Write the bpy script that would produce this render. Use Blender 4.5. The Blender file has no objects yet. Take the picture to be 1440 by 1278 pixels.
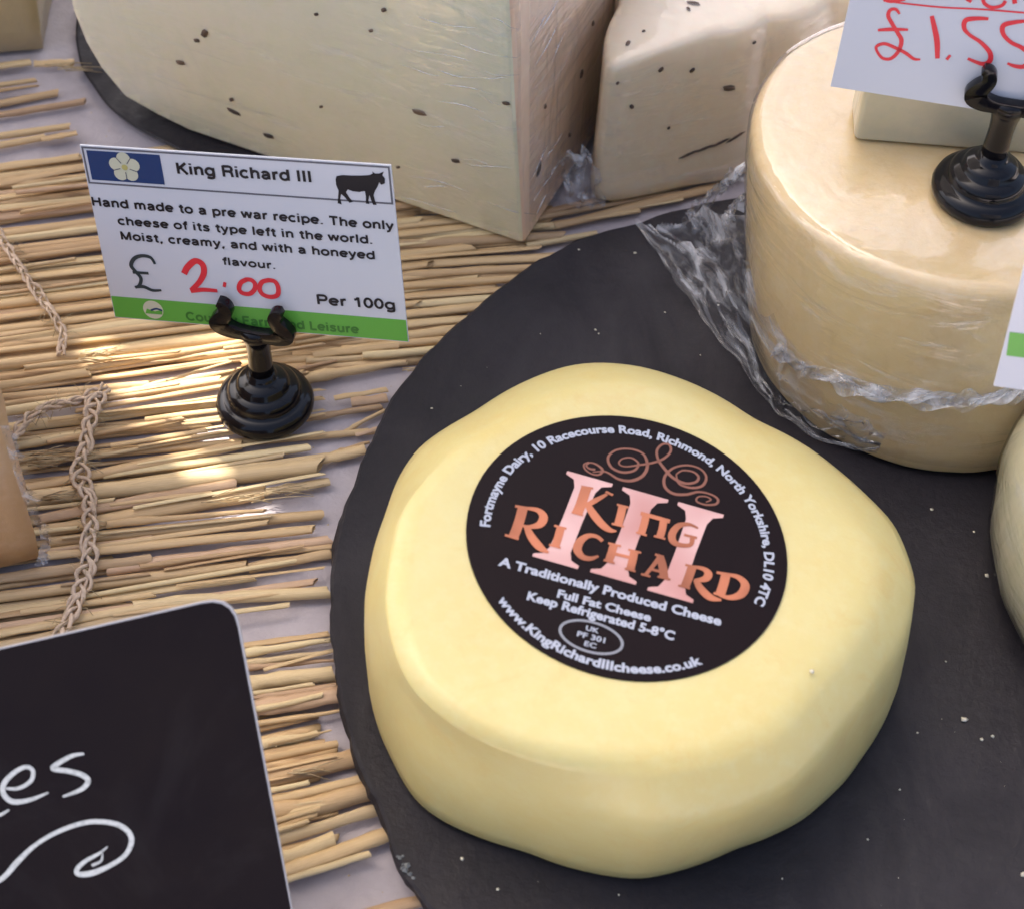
import bpy, bmesh, math, random
from mathutils import Vector, Matrix, noise
from mathutils.bvhtree import BVHTree
from mathutils.geometry import tessellate_polygon
from math import sin, cos, pi, radians as rad
random.seed(7)
sc = bpy.context.scene
sc.unit_settings.system = 'METRIC'
sc.unit_settings.scale_length = 0.01          # 1 unit = 1 cm: a table-top scene

# ------------------------------------------------------------------ camera
FL, PITCH, ROLL, DIST = 2800.0, rad(50), rad(4), 50.0
FW = Vector((0, cos(PITCH), -sin(PITCH)))
UP = Vector((0, sin(PITCH), cos(PITCH)))
RX = (cos(ROLL) * Vector((1, 0, 0)) + sin(ROLL) * UP)
UY = (-sin(ROLL) * Vector((1, 0, 0)) + cos(ROLL) * UP)
CAM = -DIST * FW
cd = bpy.data.cameras.new('camera')
cd.sensor_width = 36; cd.lens = 36 * FL / 1440
cd.clip_start = 1; cd.clip_end = 5000
cd.dof.use_dof = True; cd.dof.focus_distance = 47.5; cd.dof.aperture_fstop = 0.24
cam = bpy.data.objects.new('camera', cd); sc.collection.objects.link(cam)
M = Matrix((RX, UY, -FW)).transposed().to_4x4(); M.translation = CAM
cam.matrix_world = M
sc.camera = cam

# ------------------------------------------------------------------ light
SUN = Vector((-0.42, 0.42, 0.80)).normalized()
w = bpy.data.worlds.new('World'); sc.world = w; w.use_nodes = True
nt = w.node_tree
sky = nt.nodes.new('ShaderNodeTexSky'); sky.sky_type = 'NISHITA'; sky.sun_disc = False
sky.sun_elevation = math.asin(SUN.z); sky.sun_rotation = math.atan2(SUN.x, SUN.y)
sky.air_density = 0.7; sky.dust_density = 7.0; sky.ozone_density = 0.3
nt.links.new(sky.outputs[0], nt.nodes['Background'].inputs[0])
nt.nodes['Background'].inputs[1].default_value = 0.15
sd = bpy.data.lights.new('sun', 'SUN'); sd.energy = 5.0; sd.angle = rad(0.4); sd.color = (1, .94, .84)
so = bpy.data.objects.new('sun', sd); sc.collection.objects.link(so)
so.rotation_euler = SUN.to_track_quat('Z', 'Y').to_euler(); so.location = SUN * 200
sc.view_settings.view_transform = 'Standard'; sc.view_settings.look = 'None'
sc.view_settings.exposure = 1.50; sc.view_settings.gamma = 1

# ------------------------------------------------------------------ helpers
COL = sc.collection
def ray(px, py): return FW + RX * ((px - 720) / FL) - UY * ((py - 639) / FL)
def at(px, py, z):                       # point at height z behind a pixel of the 1440 x 1278 photograph
    d = ray(px, py); return CAM + d * ((z - CAM.z) / d.z)
def onplane(px, py, p0, n):
    d = ray(px, py); return CAM + d * ((p0 - CAM).dot(n) / d.dot(n))
def obj(name, verts, faces, mat, parent=None, smooth=True, **kw):
    me = bpy.data.meshes.new(name); me.from_pydata([tuple(v) for v in verts], [], faces)
    bm = bmesh.new(); bm.from_mesh(me); bmesh.ops.recalc_face_normals(bm, faces=bm.faces); bm.to_mesh(me); bm.free()
    if smooth: me.shade_smooth()
    o = bpy.data.objects.new(name, me); COL.objects.link(o)
    if mat: me.materials.append(mat)
    if parent: o.parent = parent
    for k, v in kw.items(): o[k] = v
    return o
def empty(name, label, cat, loc=(0, 0, 0), group=None):
    o = bpy.data.objects.new(name, None); COL.objects.link(o); o.location = loc; o.empty_display_size = 1
    o['label'] = label; o['category'] = cat
    if group: o['group'] = group
    return o
def rel(o, parent):                      # parent a mesh given in world coordinates
    o.parent = parent; o.matrix_parent_inverse = Matrix.Translation(-parent.location)
    return o
def copy_tree(o, parent=None):
    c = o.copy(); COL.objects.link(c)
    if parent: c.parent = parent
    for ch in list(o.children): copy_tree(ch, c)
    return c
def bevel(o, wd, seg=3, ang=30):
    m = o.modifiers.new('bevel', 'BEVEL'); m.width = wd; m.segments = seg; m.limit_method = 'ANGLE'; m.angle_limit = rad(ang)
    return o
def catmull(P, n=6, closed=False):
    out = []; N = len(P)
    P = [Vector(p) for p in P]
    for i in range(N if closed else N - 1):
        if closed: a, b, c, d = P[i-1], P[i], P[(i+1) % N], P[(i+2) % N]
        else: a, b, c, d = P[max(i-1, 0)], P[i], P[i+1], P[min(i+2, N-1)]
        for k in range(n):
            t = k / n
            out.append(.5 * ((2*b) + (c-a)*t + (2*a-5*b+4*c-d)*t*t + (3*b-a-3*c+d)*t*t*t))
    if not closed: out.append(P[-1])
    return out
def polar(points, c, n=96):              # resample a closed outline as radii about c
    A = sorted(((math.atan2(p.y - c.y, p.x - c.x)) % (2*pi), math.hypot(p.x - c.x, p.y - c.y)) for p in points)
    A = [(A[-1][0] - 2*pi, A[-1][1])] + A + [(A[0][0] + 2*pi, A[0][1])]
    out = []
    for i in range(n):
        t = 2*pi*i/n
        for j in range(len(A) - 1):
            if A[j][0] <= t <= A[j+1][0]:
                f = (t - A[j][0]) / max(1e-9, A[j+1][0] - A[j][0]); out.append(A[j][1]*(1-f) + A[j+1][1]*f); break
    return out
def smoothed(R, k):
    for _ in range(k): R = [(R[i-1] + 2*R[i] + R[(i+1) % len(R)]) / 4 for i in range(len(R))]
    return R
def rings_mesh(rings, cap0=True, cap1=True):
    n = len(rings[0]); V = [v for r in rings for v in r]; Fc = []
    for i in range(len(rings) - 1):
        for j in range(n):
            k = (j + 1) % n
            Fc.append((i*n+j, i*n+k, (i+1)*n+k, (i+1)*n+j))
    if cap0: Fc.append(tuple(range(n))[::-1])
    if cap1: Fc.append(tuple(range((len(rings)-1)*n, len(rings)*n)))
    return V, Fc
def lathe(prof, n=40):
    rings = [[Vector((r*cos(2*pi*j/n), r*sin(2*pi*j/n), z)) for j in range(n)] for r, z in prof]
    return rings_mesh(rings)
def tube(path, r, n=7):
    V = []; Fc = []; path = [Vector(p) for p in path]
    for i, p in enumerate(path):
        t = (path[min(i+1, len(path)-1)] - path[max(i-1, 0)]).normalized()
        s = t.cross(Vector((0, 0, 1)));  s = s.normalized() if s.length > 1e-3 else Vector((1, 0, 0))
        b = s.cross(t); rr = r(i / (len(path)-1)) if callable(r) else r
        V += [p + (s*cos(2*pi*j/n) + b*sin(2*pi*j/n))*rr for j in range(n)]
    for i in range(len(path) - 1):
        for j in range(n):
            k = (j+1) % n; Fc.append((i*n+j, i*n+k, (i+1)*n+k, (i+1)*n+j))
    Fc += [tuple(range(n))[::-1], tuple(range((len(path)-1)*n, len(path)*n))]
    return V, Fc
def add_blob(V, Fc, c, r, n=None):
    ico = [(0,0,1),(.9,0,.4),(.28,.85,.4),(-.72,.53,.4),(-.72,-.53,.4),(.28,-.85,.4),(0,0,-.3)]
    k = len(V); s = [random.uniform(.6, 1.3) for _ in ico]
    V += [Vector(c) + Vector(p) * r * q for p, q in zip(ico, s)]
    for i in range(5): Fc.append((k, k+1+i, k+1+(i+1) % 5)); Fc.append((k+6, k+1+(i+1) % 5, k+1+i))
def bvh_of(o):
    me = o.data; mw = o.matrix_world
    return BVHTree.FromPolygons([v.co.copy() for v in me.vertices], [tuple(p.vertices) for p in me.polygons])
def hit(bv, px, py):
    d = ray(px, py).normalized(); p, n, i, _ = bv.ray_cast(CAM, d)
    if p is None: return None, None
    if n.dot(d) > 0: n = -n
    return p, n

# ------------------------------------------------------------------ materials
def srgb(r, g, b): return tuple(((c/255)/12.92 if c/255 <= .04045 else ((c/255+.055)/1.055)**2.4) for c in (r, g, b)) + (1,)
class Mat:
    def __init__(s, name, color=(.5,.5,.5,1), rough=.5, **kw):
        s.m = bpy.data.materials.new(name); s.m.use_nodes = True; s.t = s.m.node_tree
        s.b = s.t.nodes['Principled BSDF']; s.b.inputs['Base Color'].default_value = color
        s.b.inputs['Roughness'].default_value = rough
        for k, v in kw.items(): s.b.inputs[k.replace('_', ' ')].default_value = v
        s.tc = s.t.nodes.new('ShaderNodeTexCoord')
    def n(s, typ, **kw):
        x = s.t.nodes.new('ShaderNode' + typ)
        for k, v in kw.items(): setattr(x, k, v)
        return x
    def l(s, a, b): s.t.links.new(a, b)
    def noise(s, scale, detail=4, rough=.55, stretch=None, dist=0, rot=None, along=None):
        x = s.n('TexNoise'); x.inputs['Scale'].default_value = scale; x.inputs['Detail'].default_value = detail
        x.inputs['Roughness'].default_value = rough; x.inputs['Distortion'].default_value = dist
        mp = s.n('Mapping'); s.l(s.tc.outputs['Object'], mp.inputs[0])
        if stretch: mp.inputs['Scale'].default_value = stretch
        if rot: mp.inputs['Rotation'].default_value = rot
        if along: mp.vector_type = 'TEXTURE'; mp.inputs['Rotation'].default_value = (0, 0, rad(along)); mp.inputs['Scale'].default_value = (4, .8, 1)
        s.l(mp.outputs[0], x.inputs['Vector']); return x.outputs[0]
    def ramp(s, fac, stops):
        x = s.n('ValToRGB'); s.l(fac, x.inputs[0]); e = x.color_ramp.elements
        while len(e) < len(stops): e.new(.5)
        for i, (p, c) in enumerate(stops): e[i].position = p; e[i].color = c if len(c) == 4 else c + (1,)
        return x.outputs[0]
    def mix(s, fac, a, b, mode='MIX'):
        x = s.n('Mix', data_type='RGBA', blend_type=mode)
        for k, v in ((0, fac), (6, a), (7, b)):
            if hasattr(v, 'links'): s.l(v, x.inputs[k])
            else: x.inputs[k].default_value = v
        return x.outputs[2]
    def base(s, c): s.l(c, s.b.inputs['Base Color'])
    def bump(s, h, strength=.3, dist=.05, inp='Normal'):
        x = s.n('Bump'); x.inputs['Strength'].default_value = strength; x.inputs['Distance'].default_value = dist
        s.l(h, x.inputs['Height']); s.l(x.outputs[0], s.b.inputs[inp]); return x
def g(v): return (v, v, v, 1)

def cheese_mat(name, c1, c2, c3, rough=.38, sss=.25, bumpy=.25, film=0., stain=None, fstretch=(1, 1, .35)):
    m = Mat(name, rough=rough)
    a = m.ramp(m.noise(.35, 5, .6), [(.3, c1), (.7, c2)])
    a = m.mix(m.ramp(m.noise(2.2, 6, .65), [(.45, g(0)), (.75, g(.8))]), a, c3)
    if stain: a = m.mix(m.ramp(m.noise(.9, 8, .75, dist=.8), [(.54, g(0)), (.76, g(.5))]), a, stain)
    m.base(a)
    m.b.inputs['Subsurface Weight'].default_value = sss
    m.b.inputs['Subsurface Radius'].default_value = (.7, .45, .2)
    m.b.inputs['Subsurface Scale'].default_value = .22
    m.bump(m.noise(5, 8, .6), bumpy, .05)
    if film:
        m.b.inputs['Coat Weight'].default_value = film; m.b.inputs['Coat Roughness'].default_value = .1
        h = m.noise(.7, 2, .5, stretch=fstretch, dist=1.5, rot=(.3, .5, .6))
        m.bump(h, .35, .4, 'Coat Normal')
    return m.m
MT = {}
MT['king'] = cheese_mat('yellow_waxy_paste', (.62, .54, .235, 1), (.62, .50, .19, 1), (.63, .56, .26, 1), .36, .25, .22, stain=(.60, .40, .13, 1))
MT['wedge'] = cheese_mat('pale_cream_paste', (.86, .85, .62, 1), (.88, .84, .65, 1), (.82, .82, .57, 1), .35, .25, .12, .7)
MT['peach'] = cheese_mat('peach_lit_paste', (.92, .68, .49, 1), (.88, .62, .42, 1), (.92, .73, .54, 1), .35, .25, .12, .7)  # wedge paste with the warm light on one face put into its colour
MT['pink'] = cheese_mat('pinkish_paste', (.90, .76, .55, 1), (.88, .71, .46, 1), (.88, .79, .56, 1), .35, .25, .15, .5)
MT['butter'] = cheese_mat('butter_yellow_paste', (.74, .57, .29, 1), (.73, .54, .28, 1), (.76, .61, .37, 1), .35, .3, .3, .6, stain=(.56, .37, .15, 1))
MT['white'] = cheese_mat('ivory_paste', (.58, .55, .35, 1), (.60, .55, .36, 1), (.64, .60, .42, 1), .35, .25, .2, .8)
MT['brown'] = cheese_mat('orange_brown_paste', (.64, .41, .21, 1), (.60, .38, .20, 1), (.68, .47, .28, 1), .4, .2, .3, .4)
MT['beige'] = cheese_mat('beige_paste', (.45, .36, .20, 1), (.50, .40, .23, 1), (.42, .34, .2, 1), .4, .2, .3, .6)
MT['rindslab'] = cheese_mat('pale_grey_slab', (.50, .46, .30, 1), (.56, .50, .36, 1), (.46, .44, .32, 1), .3, .3, .1, .5)
m = Mat('dark_seed', rough=.6); m.base(m.ramp(m.noise(1.3, 3, .6), [(.4, (.03, .02, .015, 1)), (.65, (.16, .10, .06, 1))])); MT['seed'] = m.m
MT['crumb'] = Mat('pale_crumb', (.6, .56, .45, 1), .7).m
MT['black'] = Mat('glossy_black_plastic', (.004, .004, .006, 1), .14, Specular_IOR_Level=.32).m

m = Mat('slate', rough=.55); a = m.ramp(m.noise(.4, 7, .7), [(.3, (.013, .0115, .0145, 1)), (.7, (.0225, .020, .025, 1))])
a = m.mix(m.ramp(m.noise(9, 3, .7), [(.70, g(0)), (.80, g(.35))]), a, (.12, .11, .12, 1)); m.base(a)
m.bump(m.noise(3.5, 9, .65), .5, .07); m.b.inputs['Specular IOR Level'].default_value = .25
m.l(m.ramp(m.noise(.5, 6, .7, stretch=(1, .35, 1), dist=1.2), [(.35, g(.38)), (.65, g(.7))]), m.b.inputs['Roughness']); MT['slate'] = m.m
m = Mat('table_cloth', rough=.85); m.base(m.ramp(m.noise(.8, 6, .6), [(.3, (.41, .365, .38, 1)), (.7, (.53, .48, .49, 1))]))
m.bump(m.noise(2.2, 8, .65, dist=.6), .5, .12); MT['cloth'] = m.m
# straw: each straw object takes its own tone
m = Mat('straw', rough=.42); oi = m.n('ObjectInfo')
tone = m.ramp(oi.outputs['Random'], [(0, (.55, .36, .19, 1)), (.25, (.74, .54, .29, 1)), (.5, (.66, .46, .24, 1)), (.72, (.84, .69, .40, 1)), (.88, (.46, .30, .17, 1)), (1, (.72, .50, .33, 1))])
gr = m.noise(3, 6, .7, stretch=(.25, 9, 9)); a = m.mix(m.ramp(gr, [(.35, g(0)), (.75, g(.75))]), tone, m.mix(1, tone, (.72, .66, .55, 1), 'MULTIPLY'))
a = m.mix(m.ramp(m.noise(1.1, 5, .7, stretch=(.4, 3, 3)), [(.62, g(0)), (.75, g(.6))]), a, (.26, .16, .085, 1)); m.base(a)
m.bump(gr, .5, .03); MT['straw'] = m.m
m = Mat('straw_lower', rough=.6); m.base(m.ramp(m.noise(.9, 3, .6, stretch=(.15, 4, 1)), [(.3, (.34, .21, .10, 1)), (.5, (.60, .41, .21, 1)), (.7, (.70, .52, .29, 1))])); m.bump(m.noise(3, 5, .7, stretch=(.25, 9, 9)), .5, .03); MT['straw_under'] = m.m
m = Mat('twine', rough=.9); m.base(m.ramp(m.noise(6, 5, .6), [(.3, (.50, .37, .26, 1)), (.7, (.74, .59, .45, 1))])); m.bump(m.noise(14, 4, .7), .8, .05); MT['twine'] = m.m
m = Mat('chaff', rough=.8); m.base(m.ramp(m.noise(4, 5, .6), [(.3, (.32, .22, .12, 1)), (.7, (.62, .50, .30, 1))])); MT['chaff'] = m.m
m = Mat('blackboard_face', rough=.35, Specular_IOR_Level=.14); m.base(m.mix(m.ramp(m.noise(.35, 6, .7, stretch=(1, .5, 1), dist=1), [(.5, g(0)), (.8, g(.5))]), (.010, .006, .006, 1), (.028, .024, .024, 1)))
m.l(m.ramp(m.noise(.5, 5, .7), [(.35, g(.28)), (.65, g(.5))]), m.b.inputs['Roughness']); MT['board'] = m.m
MT['boardedge'] = Mat('board_edge', (.42, .41, .42, 1), .5).m
m = Mat('chalk', rough=.9); m.base(m.ramp(m.noise(12, 4, .7), [(.3, (.32, .34, .33, 1)), (.55, (.56, .58, .56, 1))])); MT['chalk'] = m.m
def flat(name, c, r=.35, **k): MT[name] = Mat(name, c, r, **k).m
flat('card_white', (.64, .65, .69, 1), .3); flat('card_white_near', (.58, .60, .65, 1), .4)
flat('ink_black', (.012, .012, .016, 1), .3); flat('ink_blue', (.014, .045, .15, 1), .3); flat('ink_green', (.13, .42, .06, 1), .3)
flat('ink_dark_green', (.05, .20, .03, 1), .3); flat('ink_red', (.75, .03, .045, 1), .4); flat('rose_cream', (.62, .61, .45, 1), .3)
flat('rose_core', (.50, .45, .15, 1), .3); flat('line_grey', (.13, .13, .15, 1), .3); flat('laminate_edge', (.38, .38, .42, 1), .2)
flat('marker_black', (.03, .045, .05, 1), .4)
m = Mat('label_black', (.007, .003, .004, 1), .3, Specular_IOR_Level=.08); m.bump(m.noise(.5, 3, .5), .25, .08); MT['label_black'] = m.m; m = Mat('copper', rough=.35, Metallic=.4); m.base(m.ramp(m.noise(.7, 2, .5), [(.36, (.25, .078, .036, 1)), (.6, (.45, .15, .072, 1))])); MT['copper'] = m.m
flat('dark_copper', (.20, .072, .045, 1), .4, Metallic=.3)
flat('silver_ink', (.38, .41, .48, 1), .4); flat('oval_grey', (.22, .23, .26, 1), .4)
m = Mat('pink_foil', rough=.4, Metallic=.15); m.base(m.ramp(m.noise(.45, 2, .5), [(.35, (.46, .21, .185, 1)), (.65, (.62, .39, .36, 1))])); MT['pink_foil'] = m.m
m = Mat('salmon_foil', (.78, .27, .17, 1), .4); MT['salmon'] = m.m
m = Mat('added_shade_canvas', rough=.8); MT['canvas'] = m.m
tr = m.n('BsdfTranslucent'); tr.inputs[0].default_value = (.52, .50, .46, 1); ms = m.n('MixShader'); ms.inputs[0].default_value = .5
m.b.inputs['Base Color'].default_value = (.8, .79, .76, 1)
out = [x for x in m.t.nodes if x.type == 'OUTPUT_MATERIAL'][0]
m.l(m.b.outputs[0], ms.inputs[1]); m.l(tr.outputs[0], ms.inputs[2]); m.l(ms.outputs[0], out.inputs[0])
def film_mat(name, lo, hi, scale, stretch, cov=(.45, .75), rot=(0, 0, 0), gl=.5, bs=.5, along=None, rgh=.07):
    """thin clear plastic: mostly see-through, mirror-like at grazing angles, milky where it is folded on itself"""
    m = Mat(name, (.88, .90, .93, 1), .3)
    h = m.noise(scale, 3, .5, stretch=stretch, dist=.8, rot=rot, along=along)
    bp = m.bump(h, bs, .35)
    fac = m.ramp(m.noise(scale*1.2, 4, .6, stretch=stretch, dist=.9, rot=rot, along=along), [(cov[0], g(lo)), (cov[1], g(hi))])
    tp = m.n('BsdfTransparent'); tp.inputs[0].default_value = (.97, .97, .98, 1)
    x = m.n('MixShader'); m.l(fac, x.inputs[0]); m.l(tp.outputs[0], x.inputs[1]); m.l(m.b.outputs[0], x.inputs[2])
    gb = m.n('BsdfGlossy'); gb.inputs['Roughness'].default_value = .07; m.l(bp.outputs[0], gb.inputs['Normal'])
    fr = m.n('LayerWeight'); fr.inputs[0].default_value = .5; m.l(bp.outputs[0], fr.inputs['Normal'])
    pw = m.n('Math', operation='POWER'); m.l(fr.outputs['Facing'], pw.inputs[0]); pw.inputs[1].default_value = 3.5
    mu = m.n('Math', operation='MULTIPLY_ADD'); m.l(pw.outputs[0], mu.inputs[0]); mu.inputs[1].default_value = .9*gl; mu.inputs[2].default_value = .10*gl
    y = m.n('MixShader'); m.l(mu.outputs[0], y.inputs[0]); m.l(x.outputs[0], y.inputs[1]); m.l(gb.outputs[0], y.inputs[2])
    out = [q for q in m.t.nodes if q.type == 'OUTPUT_MATERIAL'][0]; m.l(y.outputs[0], out.inputs[0])
    return m.m
MT['film'] = film_mat('cling_film_sheet', .03, .60, 1.1, None, (.48, .72), gl=.5, bs=.35, along=-52)
MT['film_wrap'] = film_mat('cling_film_wrap', .0, .25, .6, (.5, .5, 2.2), (.57, .75), (.3, .5, .3), gl=.6, bs=.45)
MT['film_rope'] = film_mat('cling_film_twist', .06, .6, 1.2, (1, 1, 1), (.42, .70), gl=.5, bs=.3)

# ------------------------------------------------------------------ setting: table cloth, added shade canvas
def grid(x0, x1, y0, y1, nx, ny, f):
    V = [Vector((x0+(x1-x0)*i/nx, y0+(y1-y0)*j/ny, 0)) for j in range(ny+1) for i in range(nx+1)]
    for v in V: v.z = f(v.x, v.y)
    Fc = [(j*(nx+1)+i, j*(nx+1)+i+1, (j+1)*(nx+1)+i+1, (j+1)*(nx+1)+i) for j in range(ny) for i in range(nx)]
    return V, Fc
V, Fc = grid(-90, 90, -70, 110, 150, 150, lambda x, y: .05*noise.noise(Vector((x*.25, y*.25, 0))) - .05)
obj('table_top', V, Fc, MT['cloth'], kind='structure')

# unseen canvas added to shade the table, holes shaped to cast the sun patches
AZ = 60.0
def lift(px, py):
    p = at(px, py, .35); return p + SUN * ((AZ - p.z) / SUN.z)
gaps = [[(112, 494), (120, 478), (148, 474), (178, 494), (240, 484), (335, 462), (352, 500), (352, 560), (345, 612), (296, 612), (258, 596), (222, 582), (186, 576), (172, 552), (152, 530), (126, 512)],
        [(184, 592), (212, 590), (248, 601), (246, 610), (198, 609)], [(226, 617), (278, 619), (286, 633), (234, 637)], [(250, 648), (310, 650), (328, 672), (264, 676)],
        [(296, 698), (372, 688), (384, 704), (308, 718)]]
outer = [Vector((-85, 10, AZ)), Vector((-6, 10, AZ)), Vector((-6, 85, AZ)), Vector((-85, 85, AZ))]
cu = bpy.data.curves.new('added_shade_outline', 'CURVE'); cu.dimensions = '2D'; cu.fill_mode = 'BOTH'
for P_ in [outer] + [[lift(*p) for p in q] for q in gaps]:
    sp_ = cu.splines.new('POLY'); sp_.points.add(len(P_)-1); sp_.use_cyclic_u = True
    for q_, v_ in zip(sp_.points, P_): q_.co = (v_.x, v_.y, 0, 1)
tmp = bpy.data.objects.new('t', cu); COL.objects.link(tmp); bpy.context.view_layer.update()
me_ = bpy.data.meshes.new_from_object(tmp.evaluated_get(bpy.context.evaluated_depsgraph_get()))
bpy.data.objects.remove(tmp)
aw = obj('added_shade', [Vector((v.co.x, v.co.y, AZ)) for v in me_.vertices], [tuple(p.vertices) for p in me_.polygons], MT['canvas'], smooth=False, kind='structure')
md = aw.modifiers.new('thick', 'SOLIDIFY'); md.thickness = .08

# ------------------------------------------------------------------ slates
edge_px = [(587,507),(540,572),(521,621),(502,655),(497,680),(484,700),(482,716),(470.6,756),(465,797),(463,835),(463,876),(469,932),(480,992),(495,1048),(512,1100),(536,1147),(555,1207),(579,1250),(682,420),(742,374),(791,345),(830,328),(903,311),(931,300),(980,287),(640,455)]
SC = Vector((10.08, -4.29, 0)); SR = 14.1
pts = [at(x, y, .95) for x, y in edge_px]; angs = sorted((math.atan2(p.y-SC.y, p.x-SC.x) % (2*pi)) for p in pts)
lo, hi = angs[0], angs[-1]
k = 0
while True:
    a_ = hi + .15 * (k+1)
    if a_ > lo + 2*pi - .12: break
    pts.append(SC + Vector((cos(a_), sin(a_), 0)) * SR); k += 1
R0 = smoothed(polar(pts, SC, 360), 2)
def slate_ring(z, dr, ns):
    out = []
    for i, r in enumerate(R0):
        t = 2*pi*i/360; q = Vector((cos(t)*9, sin(t)*9, z*2))
        out.append(Vector((SC.x + cos(t)*(r+dr+ns*noise.noise(q*1.7)+ns*.6*noise.noise(q*6)), SC.y + sin(t)*(r+dr+ns*noise.noise(q*1.7)+ns*.6*noise.noise(q*6)), z)))
    return out
rings = [slate_ring(.36, -.35, .1), slate_ring(.5, -.1, .12), slate_ring(.72, .0, .12), slate_ring(.9, -.03, .07), slate_ring(.95, -.1, .05)]
V, Fc = rings_mesh(rings)
sl = empty('slate_board', 'large round dark slate board with chipped edge under the labelled yellow cheese', 'slate board', SC)
o = rel(obj('slate_plate', V, Fc, MT['slate'], smooth=False), sl)
ZS = .95
flat('chip_grey', (.16, .17, .17, 1), .8)
for px, py, r in [(563,1208,.10),(570,1219,.15),(578,1232,.11)]:
    V, Fc = [], []
    for k in range(5): add_blob(V, Fc, at(px+random.uniform(-4, 4), py+random.uniform(-5, 5), .93), r*random.uniform(.3, .6))
    rel(obj('edge_chip', V, Fc, MT['chip_grey'], smooth=False, kind='stuff'), sl)

# crumbs on the slate: too small to count singly
V, Fc = [], []
for px, py, r in [(838,465,.05),(842,470,.03),(814,352,.04),(893,357,.05),(650,1207,.07),(1142,945,0),(1310,717,.05),(1370,748,.04),(1388,810,.07),(1356,1012,.09),(1395,1035,.06),(1380,1040,.05),(1290,1030,.03),(1220,1180,.04),(1438,1230,.07),(607,575,.04),(1100,1235,.03),(870,1258,.03),(700,1250,.04),(1330,930,.03),(1010,430,.03),(760,470,.025),(1265,1110,.03),(935,440,.03),(985,500,.03)]:
    if r: add_blob(V, Fc, at(px, py, ZS), r)
for _ in range(60): 
    p = SC + Vector((random.uniform(-12, 4), random.uniform(-10, 12), ZS))
    if (p.xy - SC.xy).length < 13.3: add_blob(V, Fc, p, random.uniform(.006, .016))
crumbs = obj('cheese_crumbs', V, Fc, MT['crumb'], kind='stuff')
crumbs['label'] = 'tiny pale cheese crumbs scattered on the dark slate'; crumbs['category'] = 'crumbs'

# ------------------------------------------------------------------ the labelled cheese
NT = Vector((.08, -.02, 1)).normalized(); P0 = at(881, 772, 5.6)
T_px = [(545,825),(556,770),(570,712),(625,648),(715,590),(832,540),(900,540),(980,566),(1060,612),(1140,668),(1196,722),(1237,780),(1238,805),(1226,852),(1199,900),(1146,959),(1093,1024),(1046,1048),(990,1066),(930,1074),(860,1074),(790,1069),(712,1048),(629,1008),(575,960),(552,900)]
M_px = [(512,860),(520,800),(543,722),(560,672),(588,630),(667,580),(733,539),(800,514),(835,510),(893,514),(950,530),(1060,590),(1135,628),(1180,662),(1222,700),(1256,735),(1276,780),(1288,822),(1284,850),(1277,884),(1242,945),(1189,1016),(1150,1066),(1118,1100),(1046,1136),(962,1157),(912,1161),(834,1140),(768,1116),(640,1048),(572,985),(530,925)]
B_px = [(901,1240),(860,1236),(740,1202),(657,1177),(590,1138),(570,1112),(551,1071),(523,993),(960,1226),(1030,1198),(1146,1143),(1175,1115),(1207,1077),(1245,1010),(1262,960)]
CC = Vector(P0); NA = 180
Tw = [onplane(x, y, P0, NT) for x, y in T_px]
ZM = 4.2
Mw = [at(x, y, ZM) for x, y in M_px]
cen = sum(Mw, Vector()) / len(Mw); cen.z = 0
RT = smoothed(polar(Tw, cen, NA), 3); RM = smoothed(polar(Mw, cen, NA), 3)
Bw = [at(x, y, ZS) for x, y in B_px]
ba = [math.atan2(p.y-cen.y, p.x-cen.x) % (2*pi) for p in Bw]
RMb = polar(Mw, cen, NA)
front = []
for i in range(0, NA, 6):
    t = 2*pi*i/NA
    if min(abs((t-b+pi) % (2*pi)-pi) for b in ba) > .32: front.append(cen + Vector((cos(t), sin(t), 0))*RMb[i]*.97)
RB = smoothed(polar(Bw + front, cen, NA), 2)
def topz(x, y): return P0.z - ((x-P0.x)*NT.x + (y-P0.y)*NT.y)/NT.z
rings = []
def ring(fn): return [fn(2*pi*i/NA, i) for i in range(NA)]
for q in (.05, .35, .6, .8, .92, 1.0):
    def fn(t, i, q=q):
        r = RT[i]*q; x, y = cen.x+cos(t)*r, cen.y+sin(t)*r
        return Vector((x, y, topz(x, y) - (.0 if q < .85 else .10*((q-.8)/.2)**2)))
    rings.append(ring(fn))
for s_ in (.2, .4, .6, .8, 1.0):
    def fn(t, i, s_=s_):
        a_ = s_*pi/2; r = RT[i] + (RM[i]-RT[i])*(.75*s_ + .25*sin(a_))
        x, y = cen.x+cos(t)*r, cen.y+sin(t)*r; z0 = topz(cen.x+cos(t)*RT[i], cen.y+sin(t)*RT[i]) - .10
        return Vector((x, y, z0 + (ZM - .0 - z0)*(.80*s_ + .20*(1-cos(a_)))))
    rings.append(ring(fn))
for s_ in (.2, .4, .6, .8, .93):
    def fn(t, i, s_=s_):
        r = RM[i]*(1-s_) + RB[i]*s_ + .06*sin(s_*pi) + .03*noise.noise(Vector((cos(t)*5, sin(t)*5, s_*3)))
        return Vector((cen.x+cos(t)*r, cen.y+sin(t)*r, (ZM-.0)*(1-s_) + (ZS)*s_))
    rings.append(ring(fn))
rings.append(ring(lambda t, i: Vector((cen.x+cos(t)*(RB[i]-.08), cen.y+sin(t)*(RB[i]-.08), ZS+.09))))
rings.append(ring(lambda t, i: Vector((cen.x+cos(t)*(RB[i]-.35), cen.y+sin(t)*(RB[i]-.35), ZS+.005))))
V, Fc = rings_mesh(rings)
kc = empty('round_cheese', 'small misshapen pale yellow cheese with a round black label on top', 'cheese', Vector((cen.x, cen.y, ZS)))
kb = rel(obj('cheese_body', V, Fc, MT['king']), kc)
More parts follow.
